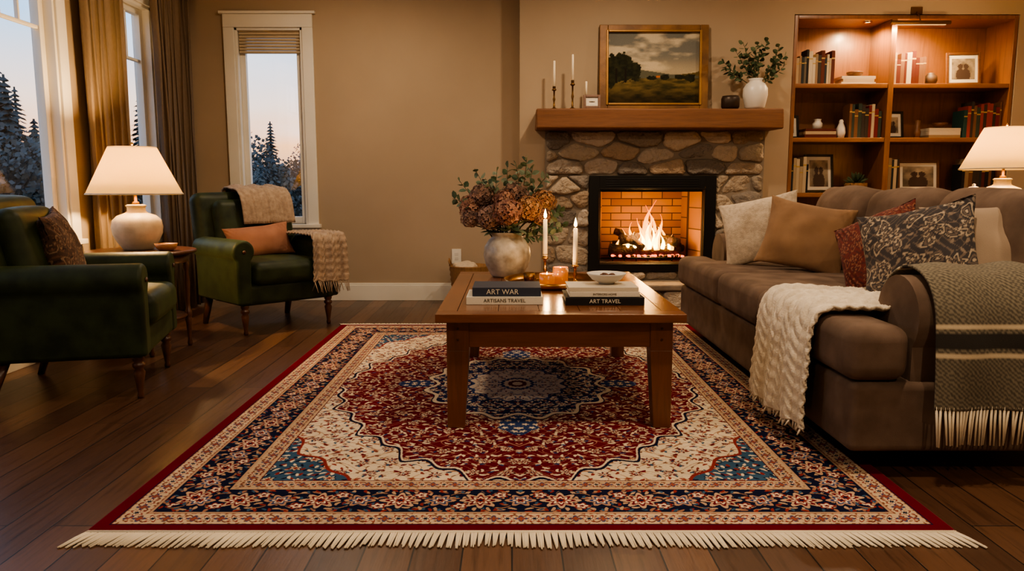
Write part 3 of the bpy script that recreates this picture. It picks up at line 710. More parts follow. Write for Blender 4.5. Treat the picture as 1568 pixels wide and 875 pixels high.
mb.make('back_cushions',sofaM,g,wn=False)
mb=MB()
for (x,y) in ((1.33,2.80),(1.33,4.15),(1.33,5.5),(2.5,2.80),(2.5,5.5)):
    b=.0135 if x<1.5 else 0
    mb.hexa((x-.035,x+.035,y-.035,y+.035),b,(x-.045,x+.045,y-.045,y+.045),.11,0)
mb.make('feet',M('espresso_foot',C(34,22,16),.4),g,bevel=.004)
# throws
knit=M('cream_cable_knit',C(226,214,194),.95,col2=C(208,194,172),vs=30,bump=.8,bs=140,bd=.004)
def hb(s,t,L):
    c=np.tile(np.array(C(130,121,104)),(len(s),1)); zz=(np.floor(t/.035)%2)*2-1
    w=np.sin((s+zz*(t%.035))*2*PI/.018); c[w>0]=C(86,80,70)
    f=s
    for a,b,k in ((.600,.622,C(208,190,160)),(.638,.690,C(52,48,44)),(.705,.727,C(208,190,160)),(.20,.22,C(208,190,160)),(.235,.28,C(52,48,44))): c[(f>a)&(f<b)]=k
    return c
g=group('herringbone_throw',(1.9,2.9,.7)); O2=TR(-1.9,-2.9,-.7)
cloth('herringbone_throw',[(1.87,3.10,.62),(1.87,3.075,.70),(1.87,2.99,.765),(1.87,2.885,.79),(1.87,2.77,.755),(1.87,2.705,.67),(1.87,2.68,.55),(1.87,2.672,.42),(1.87,2.668,.29)],(1,0,0),.66,VCc,g,O2,n=16,nw=150,rip=.016,freq=2.6,colfn=hb,thick=.009,fringe=48,fl=.13,fmat=fringeM,side=-1)
g=group('cable_knit_throw',(1.3,3.3,.6)); O3=TR(-1.3,-3.3,-.6)
cloth('cable_knit_throw',[(2.0,3.14,.60),(1.75,3.18,.602),(1.5,3.24,.604),(1.32,3.27,.605),(1.245,3.28,.585),(1.215,3.29,.50),(1.205,3.29,.36),(1.20,3.30,.22),(1.20,3.30,.11)],(0,1,0),.56,knit,g,O3,n=16,nw=130,rip=.022,freq=3.3,thick=.014,fringe=40,fl=.03,flare=.18,cable=16,jag=.05)
beige=M('beige_mohair',C(172,152,132),.95,col2=C(148,128,110),vs=30,bump=.8,bs=120,bd=.005)
g=group('mohair_throw',(-1.95,5.96,0),45)
cloth('mohair_throw',[(.10,.125,.80),(.10,.17,.98),(.10,.24,1.06),(.10,.34,1.075),(.10,.44,1.085),(.10,.50,1.05),(.10,.49,.9),(.10,.47,.7)],(1,0,0),.44,beige,g,None,n=7,nw=60,rip=.016,freq=3,thick=.012,fringe=26,fl=.06,fends=(1,),jag=.05,cable=14)
g=group('knit_throw',(-1.95,5.96,0),45)
cloth('knit_throw',[(.33,.10,.725),(.33,-.08,.728),(.33,-.26,.728),(.33,-.37,.722),(.33,-.41,.67),(.33,-.422,.55),(.33,-.425,.44),(.33,-.43,.36)],(1,0,0),.25,beige,g,None,n=10,nw=60,rip=-.014,freq=2.5,thick=.012,fringe=24,fl=.09,flare=.25,skew=-.02,jag=.05,cable=8)
# ---------------------------------------------------------------- side tables & lamps
def sidetable(loc,r,h):
    g=group('side_table',loc); mb=MB()
    mb.lathe([(0,h-.028),(r-.02,h-.028),(r-.004,h-.02),(r,h-.012),(r-.004,h-.002),(r-.012,h),(0,h)],0,None,56)
    mb.lathe([(r-.06,h-.085),(r-.06,h-.028),(r-.085,h-.028),(r-.085,h-.085)],0,None,48,cap=False)
    for k in range(4):
        a=PI/4+k*PI/2-.25; x,y=(r-.075)*math.cos(a),(r-.075)*math.sin(a)
        mb.lathe([(0,0),(.012,0),(.017,.02),(.012,.05),(.018,.16),(.024,.19),(.018,.20),(.024,.215),(.024,.245),(.016,.26),(.014,.30),(.022,.45),(.014,.52),(.024,.55),(.024,h-.03),(0,h-.03)],0,TR(x,y,0),16)
    mb.lathe([(0,.215),(r-.09,.215),(r-.08,.224),(r-.09,.235),(0,.235)],0,None,40)
    mb.make('table',darkwood,g,wn=False)
def lamp(loc,power):
    g=group('table_lamp',loc); mb=MB()
    mb.lathe([(0,0),(.085,0),(.095,.008),(.125,.05),(.150,.10),(.158,.15),(.150,.195),(.12,.225),(.07,.245),(.058,.255),(.056,.28),(.066,.292),(.05,.30),(0,.30)],0,None,48)
    mb.lathe([(.022,.30),(.022,.315),(.010,.32),(.008,.40),(.018,.405),(.018,.44),(0,.44)],1,None,16)
    for k in range(3):
        a=k*2*PI/3; mb.tube([(0,0,.665),(.14*math.cos(a),.14*math.sin(a),.672)],.002,1,seg=5)
    mb.tube([(0,0,.44),(0,0,.69)],.002,1,seg=6); mb.lathe([(0,.685),(.008,.69),(.008,.70),(0,.71)],1,None,12)
    mb.make('ceramic_base',[creamC,brass],g,wn=False)
    mb=MB(); mb.lathe([(.293,.365),(.145,.675)],0,None,64,cap=False); mb.make('shade',shadeM,g,solid=.003,wn=False)
    mb=MB(); mb.lathe([(.294,.365),(.297,.365),(.294,.375),(.291,.375)],0,None,64,cap=False); mb.lathe([(.144,.665),(.148,.667),(.146,.677),(.142,.676)],0,None,64,cap=False); mb.make('shade_trim',creamC,g,wn=False)
    mb=MB(); mb.lathe([(0,.44),(.015,.45),(.032,.49),(.03,.52),(0,.54)],0,None,20); mb.make('bulb',bulbM,g,wn=False)
    light('bulb_light','POINT',(0,0,.56),power,(1,.64,.30),g,.04)
sidetable((-2.47,5.0,0),.34,.68); lamp((-2.50,5.02,.6805),85)
g=group('wooden_bowl',(-2.27,4.92,.6805)); mb=MB(); mb.lathe([(0,0),(.04,0),(.062,.02),(.072,.048),(.066,.048),(.05,.02),(0,.012)],0,None,32); mb.make('bowl',WOOD('olive_wood',C(176,120,70),C(130,84,46),0,.4),g,wn=False)
sidetable((3.62,5.75,0),.36,.86); lamp((3.70,5.72,.8605),75)
g=group('ceramic_jar',(3.45,5.66,.8605)); mb=MB(); mb.lathe([(0,0),(.06,0),(.085,.05),(.09,.13),(.06,.19),(.05,.2),(.055,.215),(.03,.235),(.012,.24),(.012,.255),(0,.26)],0,None,32); mb.make('jar',creamC,g,wn=False)
# ---------------------------------------------------------------- fireplace
fp=group('stone_fireplace',(1.27,6.9,0)); OF=TR(-1.27,-6.9,0)
def clip(poly,a,b,c):
    out=[]
    for i in range(len(poly)):
        p,q=poly[i],poly[(i+1)%len(poly)]; dp=a*p[0]+b*p[1]-c; dq=a*q[0]+b*q[1]-c
        if dp<=0: out.append(p)
        if dp*dq<0:
            t=dp/(dp-dq); out.append((p[0]+(q[0]-p[0])*t,p[1]+(q[1]-p[1])*t))
    return out
stones=MB()
SC=[C(184,168,148),C(164,148,130),C(148,136,122),C(196,178,156),C(174,152,128),C(136,126,116),C(186,172,156),C(160,140,118)]
def stone(poly,y,proud,T):
    P=[]
    for p in poly:
        if not P or math.hypot(p[0]-P[-1][0],p[1]-P[-1][1])>.02: P.append(p)
    poly=P
    if len(poly)<3: return
    n=len(poly); cx=sum(p[0] for p in poly)/n;cy=sum(p[1] for p in poly)/n
    P=[]
    for i in range(n):
        p,q=poly[i],poly[(i+1)%n]; l=math.hypot(q[0]-p[0],q[1]-p[1]); k=min(.3,.026/max(l,1e-4))
        for t in (k,.25+.5*k,.5,.75-.5*k,1-k):
            w=noise.noise(Vector((p[0]*31+t*9,p[1]*31,4)))*.009 if .1<t<.9 else 0
            nx_,ny_=(q[1]-p[1])/l,-(q[0]-p[0])/l
            P.append((p[0]+(q[0]-p[0])*t-nx_*abs(w),p[1]+(q[1]-p[1])*t-ny_*abs(w)))
    poly=P; n=len(poly); vs=[]
    sd=random.random()*50; tx,tz_=random.uniform(-.10,.10),random.uniform(-.10,.10)
    for ins,dep in ((0,0),(0,proud*.62),(.006,proud*.90),(.02,proud),(.05,proud*1.05)):
        for (x,z) in poly:
            r=math.hypot(x-cx,z-cy); sc=max(.15,1-ins/r)
            xx=cx+(x-cx)*sc;zz=cy+(z-cy)*sc; nzv=(noise.noise(Vector((xx*14,zz*14,sd)))*.024+(xx-cx)*tx+(zz-cy)*tz_) if dep>0 else 0
            vs.append((xx,y-dep-nzv,zz))
    vs.append((cx,y-proud*1.07,cy)); fs=[]
    for j in range(4):
        for i in range(n): k=(i+1)%n; fs.append((j*n+i,j*n+k,(j+1)*n+k,(j+1)*n+i))
    for i in range(n): fs.append((4*n+i,4*n+(i+1)%n,5*n))
    k=random.choice(SC); f=random.uniform(.75,1.1); stones.add(vs,fs,0,T,tuple(c*f for c in k))
def region(x0,x1,za,zb,nxs,nzs,y,pins=(),ar=.62,jx=.34,jz=.24):
    seeds=list(pins); dx=(x1-x0)/nxs;dz=(zb-za)/nzs
    for j in range(nzs):
        for i in range(nxs+(j%2)):
            p=(x0+(i+.5-.5*(j%2))*dx+random.uniform(-jx,jx)*dx,za+(j+.5)*dz+random.uniform(-jz,jz)*dz)
            if all(math.hypot((p[0]-q[0])*ar,p[1]-q[1])>.62*dz for q in seeds): seeds.append(p)
    for s in seeds:
        P=[(x0,za),(x1,za),(x1,zb),(x0,zb)]
        for t in seeds:
            if t is s: continue
            a=(t[0]-s[0])*ar*ar;b=t[1]-s[1];ln=math.hypot(a,b); mx,mz=(s[0]+t[0])/2,(s[1]+t[1])/2
            P=clip(P,a/ln,b/ln,(a*mx+b*mz)/ln-.005)
            if len(P)<3: break
        if len(P)>=3: stone(P,y,random.uniform(.035,.07),OF)
sy=YF-.04
region(.31,.70,.245,1.20,1.6 and 2,6,sy,ar=.5); region(1.845,2.27,.245,1.20,2,6,sy,ar=.5); region(.31,2.27,1.205,1.59,6,3,sy,pins=((1.28,1.36),),ar=.48); region(.705,1.84,.245,.32,4,1,sy)
region(.27,2.32,.0,.185,6,1,6.60); 
stones.make('stones',VCs,fp,wn=False)
mb=MB(); mort=M('mortar',C(140,128,114),.95,bump=.6,bs=90)
mb.box(.30,.70,YF-.066,YF,0,1.595,0,OF);mb.box(1.845,2.28,YF-.066,YF,0,1.595,0,OF);mb.box(.70,1.845,YF-.066,YF,1.195,1.595,0,OF);mb.box(.70,1.845,YF-.066,YF,0,.325,0,OF)
mb.box(.27,2.32,6.585,YF-.045,0,.185,0,OF); mb.make('mortar_bed',mort,fp,smooth=False)
mb=MB(); mb.rbox(2.13,.42,.055,.015,0,OF@TR(1.295,6.735,.2135),wr=.004); mb.make('hearth_slab',M('hearth_stone',C(142,128,112),.8,col2=C(118,104,92),bump=.6,bs=30,bd=.008),fp,wn=False)
mb=MB(); mb.rbox(2.13,.36,.17,.014,0,OF@TR(1.275,6.77,1.68),wr=.006); mb.make('mantel_beam',mantM,fp,wn=False)
def brickmat():
    m,nt,b=base('fire_brick'); vec=coords(nt,(1,1,1),(PI/2,0,0)); br=nt.nodes.new('ShaderNodeTexBrick'); nt.links.new(vec,br.inputs['Vector'])
    br.inputs['Color1'].default_value=(*C(168,118,70),1);br.inputs['Color2'].default_value=(*C(124,80,48),1);br.inputs['Mortar'].default_value=(*C(62,40,28),1)
    br.inputs['Scale'].default_value=1;br.inputs['Mortar Size'].default_value=.005;br.inputs['Brick Width'].default_value=.2;br.inputs['Row Height'].default_value=.07
    nt.links.new(br.outputs['Color'],b.inputs['Base Color']); b.inputs['Roughness'].default_value=.9; return m
brk=brickmat()
mb=MB(); mb.box(.79,1.746,7.40,7.435,.385,1.065,0,OF)
mb.add([(.79,YF,.385),(.88,7.40,.385),(.88,7.40,1.065),(.79,YF,1.065)],[(0,1,2,3)],1,OF); mb.add([(1.746,YF,.385),(1.66,7.40,.385),(1.66,7.40,1.065),(1.746,YF,1.065)],[(0,1,2,3)],1,OF)
mb.box(.79,1.746,YF-.04,7.40,.383,.40,2,OF); mb.box(.79,1.746,YF,7.40,1.05,1.067,2,OF)
br2=brickmat(); 
for n_ in br2.node_tree.nodes:
    if n_.type=='MAPPING': n_.inputs['Rotation'].default_value=(PI/2,0,PI/2)
mb.make('firebox_liner',[brk,br2,M('soot',C(36,28,24),.9)],fp,smooth=False)
mb=MB()
ya,yb=YF-.115,YF-.02
mb.box(.70,.79,ya,yb,.325,1.195,0,OF);mb.box(1.75,1.845,ya,yb,.325,1.195,0,OF);mb.box(.79,1.75,ya,yb,1.08,1.195,0,OF);mb.box(.79,1.75,ya,yb,.325,.395,0,OF)
for s in range(4): mb.box(.85,1.69,ya-.004,ya,1.10+s*.02,1.108+s*.02,0,OF)
mb.box(.79,.80,ya-.01,ya,.39,1.08,0,OF);mb.box(1.74,1.75,ya-.01,ya,.39,1.08,0,OF);mb.box(.79,1.75,ya-.01,ya,1.07,1.08,0,OF)
mb.make('firebox_surround',blackM,fp,bevel=.003)
bark=M('charred_log',C(96,66,44),.95,col2=C(34,24,20),vs=14,bump=1,bs=40,bd=.02)
g=group('fire_logs',(1.27,7.12,.40)); mb=MB()
def log(a,b,r):
    a=Vector(a);b=Vector(b); pts=[a.lerp(b,t/6)+rnd(.012) for t in range(7)]; mb.tube(pts,[r*random.uniform(.88,1.1) for _ in pts],0,seg=14)
log((-.34,-.02,.10),(.32,.05,.085),.055);log((-.30,.12,.12),(.30,.10,.10),.06);log((-.26,-.06,.19),(.10,.10,.23),.045);log((.30,-.06,.17),(.0,.12,.26),.045);log((-.05,-.08,.14),(-.28,.1,.28),.035);log((.22,.0,.2),(.36,.1,.10),.04)
for k in range(7): mb.tube([(-.33+k*.11,-.14,.012),(-.33+k*.11,-.12,.035),(-.33+k*.11,.2,.035)],.007,1,seg=6)
mb.tube([(-.38,-.13,.035),(.38,-.13,.035)],.008,1,seg=6)
mb.make('logs',[bark,blackM],g,wn=False)
mb=MB()
for k in range(80): mb.rbox(.03,.025,.02,.008,random.choice((0,0,1)),TR(random.uniform(-.34,.34),random.uniform(-.12,.15),.05)@RZ(random.random()*180)@RX(random.random()*40))
mb.make('embers',[EM('ember_glow',C(255,90,30),5),bark],g,wn=False)
fg=MB();fo=MB()
def fl(mb,x,y,z,h,r,m=0,ph=0):
    n=12;pts=[];rad=[]
    for i in range(n):
        t=i/(n-1); pts.append((x+.16*h*math.sin(t*4+ph)*t,y+.06*h*math.cos(t*5+ph)*t,z+h*t)); rad.append(max(.0008,r*(math.sin(PI*min(1,(t+.12)**.6*.98)))*(1-t*.55)))
    mb.tube(pts,rad,m,seg=14)
for (x,h,r,ph) in ((-.20,.20,.03,0),(-.12,.26,.035,2),(-.04,.30,.04,1),(.03,.47,.05,3.2),(.10,.34,.04,5),(.17,.24,.035,.6),(.24,.15,.028,2.7),(-.27,.12,.022,4),(.0,.38,.035,5.4),(-.16,.14,.03,5),(.065,.42,.03,.3),(-.08,.2,.03,4)):
    fl(fo,x,random.uniform(-.03,.08),.10,h,r,0,ph)
    fl(fg,x*.9,random.uniform(-.05,.04)-.01,.11,h*.62,r*.6,0,ph)
fo.make('outer_flames',EM('flame_orange',C(255,180,60),7,C(255,105,15),alpha=.5,lo=.1,hi=.85),g,wn=False)
fg.make('inner_flames',EM('flame_yellow',C(255,215,120),16,C(255,165,45),lo=.1,hi=.9),g,wn=False)
light('fire_light','POINT',(0,-.06,.30),36,(1,.52,.16),g,.09); light('fire_light','POINT',(-.15,-.02,.2),16,(1,.50,.14),g,.06)
# ---------------------------------------------------------------- painting
g=group('landscape_painting',(1.262,6.88,1.77)); TP=RX(-4)
mb=MB()
n=150;m_=116;vs=[];fs=[];us=[];vv=[]
for j in range(m_+1):
    for i in range(n+1):
        u=i/n;v=j/m_; us.append(u);vv.append(v); vs.append(((u-.5)*.83,-.012,.055+v*.645))
for j in range(m_):
    for i in range(n): a=j*(n+1)+i; fs.append((a,a+1,a+n+2,a+n+1))
u=np.array(us);v=np.array(vv)
cl=fbm(u*4,v*8,2); col=np.zeros((len(u),3)); mixf=lambda a,b,t: np.array(a)*(1-t[:,None])+np.array(b)*t[:,None]
sky=mixf(C(116,116,110),C(200,186,160),np.clip((cl-.38)*5,0,1)); sky=mixf(C(210,190,152),(1,1,1),u*0)*np.exp(-((v-.45)*7)**2)[:,None]*.5+sky*(1-np.exp(-((v-.45)*7)**2)[:,None]*.5)
col[:]=sky
hor=.42+.03*np.sin(u*7)+.02*fbm(u*12,u*0,4); land=v<hor; gf=fbm(u*9,v*26,7)
L_=mixf(C(62,58,34),C(118,100,60),np.clip((gf-.3)*2.6,0,1)); dark=np.clip((.28-v)*5,0,1); L_=L_*(1-dark[:,None]*.75); col[land]=L_[land]
hill=(v>=.36)&(v<.44+.05*np.sin(u*4+1)); col[hill]=(mixf(C(84,90,84),C(104,98,72),gf)[hill])
for (cx,cy,rx,ry) in ((.10,.55,.10,.16),(.20,.50,.09,.20),(.30,.46,.08,.13),(.04,.45,.08,.22),(.14,.40,.16,.08),(.62,.37,.05,.04),(.78,.37,.07,.035),(.9,.36,.06,.05),(.48,.36,.06,.03)):
    t=np.hypot((u-cx)/rx,(v-cy)/ry)+.9*(fbm(u*22,v*22,9)-.45); k=t<1; col[k]=mixf(C(26,28,20),C(56,56,34),np.clip(fbm(u*30,v*30,3)*1.4-.3,0,1))[k]
for tx in (.10,.20): k=(np.abs(u-tx)<.008)&(v<.5)&(v>.3); col[k]=C(30,24,18)
k=(np.abs(u-.55)<.02)&(np.abs(v-.38)<.012); col[k]=C(190,110,60)
mb.add(vs,fs,0,TP,[tuple(c) for c in col])
mb.make('canvas',VCp,g,wn=False)
mb=MB()
for a,b,c_,d in ((-.485,-.41,0,.75),(.41,.485,0,.75),(-.41,.41,0,.06),(-.41,.41,.69,.75)): mb.box(a,b,-.035,0.0,c_,d,0,TP)
for a,b,c_,d in ((-.425,-.405,.045,.705),(.405,.425,.045,.705),(-.405,.405,.045,.065),(-.405,.405,.685,.705)): mb.box(a,b,-.045,-.01,c_,d,1,TP)
mb.box(-.47,.47,-.008,.004,.02,.74,2,TP)
mb.make('gilt_frame',[M('gilt_wood',C(136,96,54),.5,.2,col2=C(98,66,36),bump=.4,bs=60),M('gilt_lip',C(156,116,64),.45,.5),blackM],g,bevel=.008,seg=3)
mz=1.768
candlestick('candlestick',.37,6.76,mz,.20,.22,False,1.0,dbrass); candlestick('candlestick',.53,6.74,mz,.25,.22,False,1.0,dbrass); candlestick('candlestick',.655,6.80,mz,.13,.12,False,.9,dbrass)
def pframe(loc,w,h,rz,mat,seed,lean=-8):
    g=group('picture_frame',loc,rz); mb=MB(); T=RX(lean); b=.022
    for a,c,d,e in ((-w/2,-w/2+b,0,h),(w/2-b,w/2,0,h),(-w/2+b,w/2-b,0,b),(-w/2+b,w/2-b,h-b,h)): mb.box(a,c,-.018,0,d,e,0,T,(1,1,1))
    mb.box(-w/2+b,w/2-b,-.008,-.004,b,h-b,1,T)
    mb.make('moulding',[mat,M('photo_mat',C(220,212,196),.8)],g,bevel=.002)
    n=30;vs=[];fs=[];U=[];V=[]
    for j in range(n+1):
        for i in range(n+1): U.append(i/n);V.append(j/n); vs.append(((i/n-.5)*(w-.10),-.0095,.055+(h-.11)*j/n))
    for j in range(n):
        for i in range(n): a=j*(n+1)+i; fs.append((a,a+1,a+n+2,a+n+1))
    U=np.array(U);V=np.array(V); q=fbm(U*4,V*4,seed)*(.5+.5*V); c=np.array(C(60,50,44))*(1-q[:,None])+np.array(C(210,190,160))*q[:,None]
    for cx in (.38,.62): k=(np.hypot((U-cx)/.12,(V-.62)/.12)<1)|(np.hypot((U-cx)/.19,(V-.2)/.32)<1); c[k]=C(74,58,50)
    p=MB(); p.add(vs,fs,0,T,[tuple(k) for k in c]); p.make('photo',VCb,g,wn=False)
blkF=M('black_frame',C(28,22,18),.4); brF=WOOD('walnut_frame',C(110,70,42),C(70,42,26),0,.4)
pframe((.695,6.68,mz),.15,.12,0,brF,5,-10)
g=group('ceramic_pot',(1.915,6.74,mz)); mb=MB(); mb.lathe([(0,0),(.06,0),(.078,.02),(.08,.09),(.07,.115),(.064,.115),(.07,.09),(.066,.02),(0,.02)],0,None,32); mb.make('pot',M('dark_bronze_pot',C(60,48,40),.4,.4),g,wn=False)
g=group('eucalyptus_vase',(2.13,6.74,mz)); mb=MB(); mb.lathe([(0,0),(.07,0),(.085,.02),(.106,.12),(.104,.18),(.08,.22),(.056,.235),(.054,.25),(.064,.262),(.05,.255),(.045,.2),(0,.1)],0,None,40); mb.make('vase',whiteC,g,wn=False)
mb=MB(); ge=[C(78,92,66),C(64,78,54),C(96,108,80)]
for (a,b,c) in [(-.30,0,.42),(-.22,-.05,.52),(-.12,.02,.58),(.0,-.03,.56),(.10,.02,.60),(.18,-.03,.54),(.26,0,.46),(-.26,.03,.36),(.24,-.06,.38),(.05,.03,.5),(-.08,-.05,.46)]:
    sprig(mb,(a*.1,b*.1,.2),(a,b,c),15,.06,.04,ge,.04)
mb.make('foliage',VCf,g,smooth=False)
# ---------------------------------------------------------------- bookcase
g=group('built_in_bookcase',(3.525,7.15,0)); OB=TR(-3.525,-7.15,0); mb=MB()
yA,yB=6.955,7.375
mb.box(2.525,2.56,yA,yB,0,2.615,0,OB);mb.box(4.49,4.525,yA,yB,0,2.615,0,OB);mb.box(2.56,4.49,7.355,yB,0,2.58,0,OB);mb.box(2.56,4.49,yA,yB,2.58,2.615,0,OB)
mb.box(3.395,3.445,yA,7.355,.60,2.58,0,OB)
for z in (2.0,1.52,1.02): 
    mb.box(2.56,3.395,yA+.005,7.355,z-.02,z+.02,1,OB);mb.box(3.445,4.49,yA+.005,7.355,z-.02,z+.02,1,OB)
mb.box(2.56,4.49,yA-.01,7.355,.56,.60,1,OB); mb.box(2.56,4.49,yA+.03,yA+.05,.08,.56,0,OB); mb.box(2.56,4.49,yA+.05,yA+.07,0,.08,0,OB)
for k in range(4):
    a=2.57+k*.48; 
    for c_,d in ((a,a+.06),(a+.41,a+.47)): mb.box(c_,d,yA+.012,yA+.03,.09,.55,0,OB)
    mb.box(a+.06,a+.41,yA+.012,yA+.03,.09,.15,0,OB);mb.box(a+.06,a+.41,yA+.012,yA+.03,.49,.55,0,OB)
mb.make('carcass',[shelfM,WOOD('bookcase_shelf_wood',C(150,98,58),C(110,68,38),0,.4,.25)],g,bevel=.003,seg=1)
pal=[C(196,180,152),C(206,194,172),C(62,54,48),C(120,84,60),C(44,52,56),C(150,126,100),C(90,40,32),C(180,160,130),C(36,34,36),C(104,96,84)]
mb=MB()
def brow(x0,x1,z,pl,hmin=.2,hmax=.3,y=7.02):
    x=x0
    while x<x1-.015:
        w=random.uniform(.018,.038); w=min(w,x1-x); h=random.uniform(hmin,hmax); c=random.choice(pl); d=random.uniform(.14,.19)
        mb.box(x+.0006,x+w-.0006,y,y+d,z+.0005,z+h,0,None,c); 
        mb.box(x+.0004,x+w-.0004,y-.0008,y,z+h*.75,z+h*.79,0,None,C(190,160,100)); x+=w
def bflat(xc,w,z,n,pl):
    for k in range(n):
        t=random.uniform(.022,.034); ww=w*random.uniform(.88,1); mb.box(xc-ww/2,xc+ww/2,7.03,7.22,z+.0005,z+t,0,None,random.choice(pl)); z+=t
    return z
lt=[pal[0],pal[1],pal[7],pal[5]]; rd=[C(120,40,32),C(150,60,40),pal[0],pal[3],C(60,70,60),pal[2]]
brow(2.575,2.93,2.02,pal,.22,.33); z_a=bflat(3.16,.32,2.02,3,lt); brow(3.46,3.76,2.02,lt+[pal[3],pal[6]],.22,.30)
z_b=bflat(2.84,.30,1.54,3,[pal[6],pal[7],pal[3]]); brow(3.09,3.385,1.54,rd,.24,.33); z_c=bflat(3.98,.30,1.54,3,lt+[pal[3]]); brow(4.14,4.48,1.54,rd+[C(40,70,66)],.25,.34)
brow(2.57,2.74,1.04,pal,.24,.34); brow(3.455,3.58,1.04,pal,.26,.34); brow(4.16,4.46,1.04,pal,.24,.33)
mb.make('shelf_books',VCb,bevel=.0015,seg=1)
def pot(name,loc,prof,mat,seg=28):
    g=group(name,loc); b=MB(); b.lathe(prof,0,None,seg); b.make('body',mat,g,wn=False); return g
pot('ceramic_dish',(3.16,7.12,z_a+.001),[(0,0),(.05,0),(.07,.03),(.072,.045),(.05,.05),(0,.052)],brF)
pot('pottery_jar',(3.85,7.1,2.0205),[(0,0),(.04,0),(.058,.04),(.055,.08),(.03,.1),(.032,.11),(0,.11)],M('brown_pottery',C(92,70,54),.5))
pframe((4.15,7.10,2.021),.30,.30,-6,brF,9)
pot('pottery_jar',(2.84,7.12,z_b+.001),[(0,0),(.04,0),(.045,.05),(.03,.07),(.03,.085),(.036,.09),(0,.095)],whiteC)
pot('ceramic_vase',(3.035,7.06,1.5405),[(0,0),(.03,0),(.042,.05),(.038,.09),(.018,.14),(.02,.155),(.01,.17),(0,.17)],whiteC)
pframe((2.64,7.2,1.541),.13,.22,10,blkF,3); pframe((3.58,7.20,1.541),.22,.26,6,blkF,4)
pot('pottery_jar',(3.74,7.06,1.5405),[(0,0),(.025,0),(.03,.06),(.02,.09),(.022,.16),(0,.165)],M('brown_glaze',C(110,76,52),.5))
pot('ceramic_dish',(3.98,7.12,z_c+.001),[(0,0),(.03,0),(.06,.03),(.066,.05),(.05,.05),(0,.03)],brF)
pframe((2.90,7.16,1.041),.28,.36,4,blkF,8); pframe((3.82,7.13,1.041),.38,.30,-4,brF,12)
g=pot('potted_succulent',(3.22,7.10,1.0405),[(0,0),(.07,0),(.10,.05),(.10,.09),(.09,.09),(.085,.06),(0,.06)],WOOD('basket_weave',C(150,110,70),C(100,70,44),2,.8))
b=MB()
for k in range(90):
    a=random.random()*6.28;e=random.random()*1.3; d=Vector((math.cos(a)*math.cos(e),math.sin(a)*math.cos(e),math.sin(e))); leafmesh(b,Vector((0,0,.08))+d*.03,d,rnd(),random.uniform(.06,.1),.022,0,random.choice(ge))
b.make('leaves',VCf,g,smooth=False)
g=group('picture_light',(3.60,6.86,2.53)); mb=MB(); mb.tube([(-.26,0,0),(.26,0,0)],.018,0,seg=16); mb.tube([(0,0,0),(0,.03,.06),(0,.095,.12)],.006,0,seg=8); mb.box(-.05,.05,.078,.09,.09,.15,0); mb.make('fixture',dbrass,g)
mb=MB(); mb.box(-.22,.22,-.008,.008,-.0205,-.018); mb.make('lamp_strip',M('strip_diffuser',C(220,190,140),.5,emit=C(255,200,130),es=1.5),g,smooth=False)
WARM=(1,.68,.35)
light('strip_light','AREA',(0,.01,-.026),22,WARM,g,.44,(math.radians(20),0,0),sy=.03)
for (x,p) in ((3.22,28),(3.62,28)):
    g=group('puck_light',(x,7.05,2.579)); mb=MB(); mb.lathe([(.036,0),(.036,-.012),(.028,-.012),(.028,-.004)],0,None,24,cap=False); mb.lathe([(0,-.006),(.027,-.006)],1,None,24,cap=False); mb.make('puck',[brass,lightglow],g,wn=False)
    light('puck_beam','SPOT',(0,0,-.03),p*1.6,WARM,g,.03,(math.radians(12),0,0),165)
g=group('wicker_basket',(-.40,6.98,0)); mb=MB()
mb.lathe([(0,0),(.15,0)]+[(.15+.035*t/14+(.004 if t%2 else -.004),.02+t*.024) for t in range(15)]+[(.19,.37),(.175,.37),(.15,.05),(0,.04)],0,None,40)
for s in (-1,1): mb.tube([(s*.17,-.05,.36),(s*.185,-.045,.41),(s*.185,0,.43),(s*.185,.045,.41),(s*.17,.05,.36)],.008,0,seg=8)
mb.make('basket',WOOD('wicker',C(160,120,80),C(104,74,48),2,.8,bump=.8),g,wn=False)
mb=MB()
for k in range(2): mb.rbox(.2,.2,.08,.035,0,TR(random.uniform(-.04,.04),random.uniform(-.04,.04),.34)@RZ(k*40)@RX(10),wr=.02,seed=k)
mb.make('linen',creamP,g,wn=False)
g=group('wall_outlet',(-.535,YB-.003,.43)); mb=MB(); mb.box(-.045,.045,-.006,.0025,-.07,.07,0); mb.box(-.017,.017,-.008,-.006,.008,.036,1);mb.box(-.017,.017,-.008,-.006,-.036,-.008,1); mb.make('plate',[trimM,whiteC],g,bevel=.001)
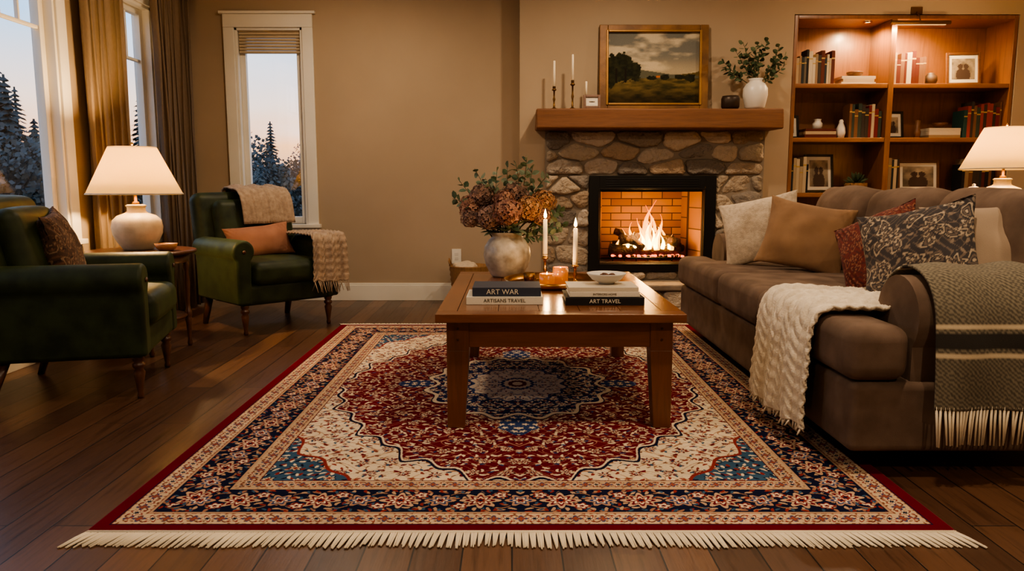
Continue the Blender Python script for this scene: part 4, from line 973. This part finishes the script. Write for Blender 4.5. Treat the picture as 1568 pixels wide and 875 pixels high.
# ---------------------------------------------------------------- ceiling fill lights, added out of view to brighten the room
for i,(x,y,p) in enumerate(((-1.3,5.9,27),(.9,5.6,32),(3.0,5.6,22),(-1.2,2.6,16),(1.2,2.4,38),(3.2,2.6,24),(-.9,-.3,28),(1.5,-.3,50))):
    g=group('added_fill_light',(x,y,H)); mb=MB(); mb.lathe([(.085,-.001),(.085,-.008),(.062,-.008),(.062,-.001)],0,None,32,cap=False); mb.lathe([(0,-.003),(.06,-.003)],1,None,32,cap=False); mb.make('trim_ring',[trimM,lightglow],g,wn=False)
    light('fill_lamp','AREA',(0,0,-.012),p,(1,.77,.53),g,.12)
# ---------------------------------------------------------------- world
w=bpy.data.worlds.new('World'); bpy.context.scene.world=w; w.use_nodes=True; nt=w.node_tree; bg=nt.nodes['Background']
tc=nt.nodes.new('ShaderNodeTexCoord'); sp=nt.nodes.new('ShaderNodeSeparateXYZ'); nt.links.new(tc.outputs['Generated'],sp.inputs[0])
cr=ramp(nt,sp.outputs[2],[(0.0,C(170,150,140)),(.05,C(255,190,136)),(.10,C(240,214,198)),(.19,C(160,200,238)),(1,C(84,134,206))])
mp=nt.nodes.new('ShaderNodeMapping'); mp.inputs['Scale'].default_value=(1,1,3.5); nt.links.new(tc.outputs['Generated'],mp.inputs[0])
nn=nz(nt,mp.outputs[0],4,5); nr=ramp(nt,nn,[(.45,(0,0,0)),(.65,(1,1,1))]); c3=mixc(nt,nr,cr,mixc(nt,.4,cr,C(236,232,236)))
nt.links.new(c3,bg.inputs['Color']); bg.inputs['Strength'].default_value=2.2
# ---------------------------------------------------------------- camera
cd=bpy.data.cameras.new('camera'); cam=bpy.data.objects.new('camera',cd); bpy.context.scene.collection.objects.link(cam)
cd.sensor_width=36; cd.lens=36*1150/1568; cam.location=(0,0,1.1); cam.rotation_euler=(math.radians(90-7.53),0,0); cd.clip_start=.05; cd.clip_end=300
bpy.context.scene.camera=cam
try: bpy.context.scene.view_settings.look='AgX - Medium High Contrast'
except Exception as ex: print(ex)
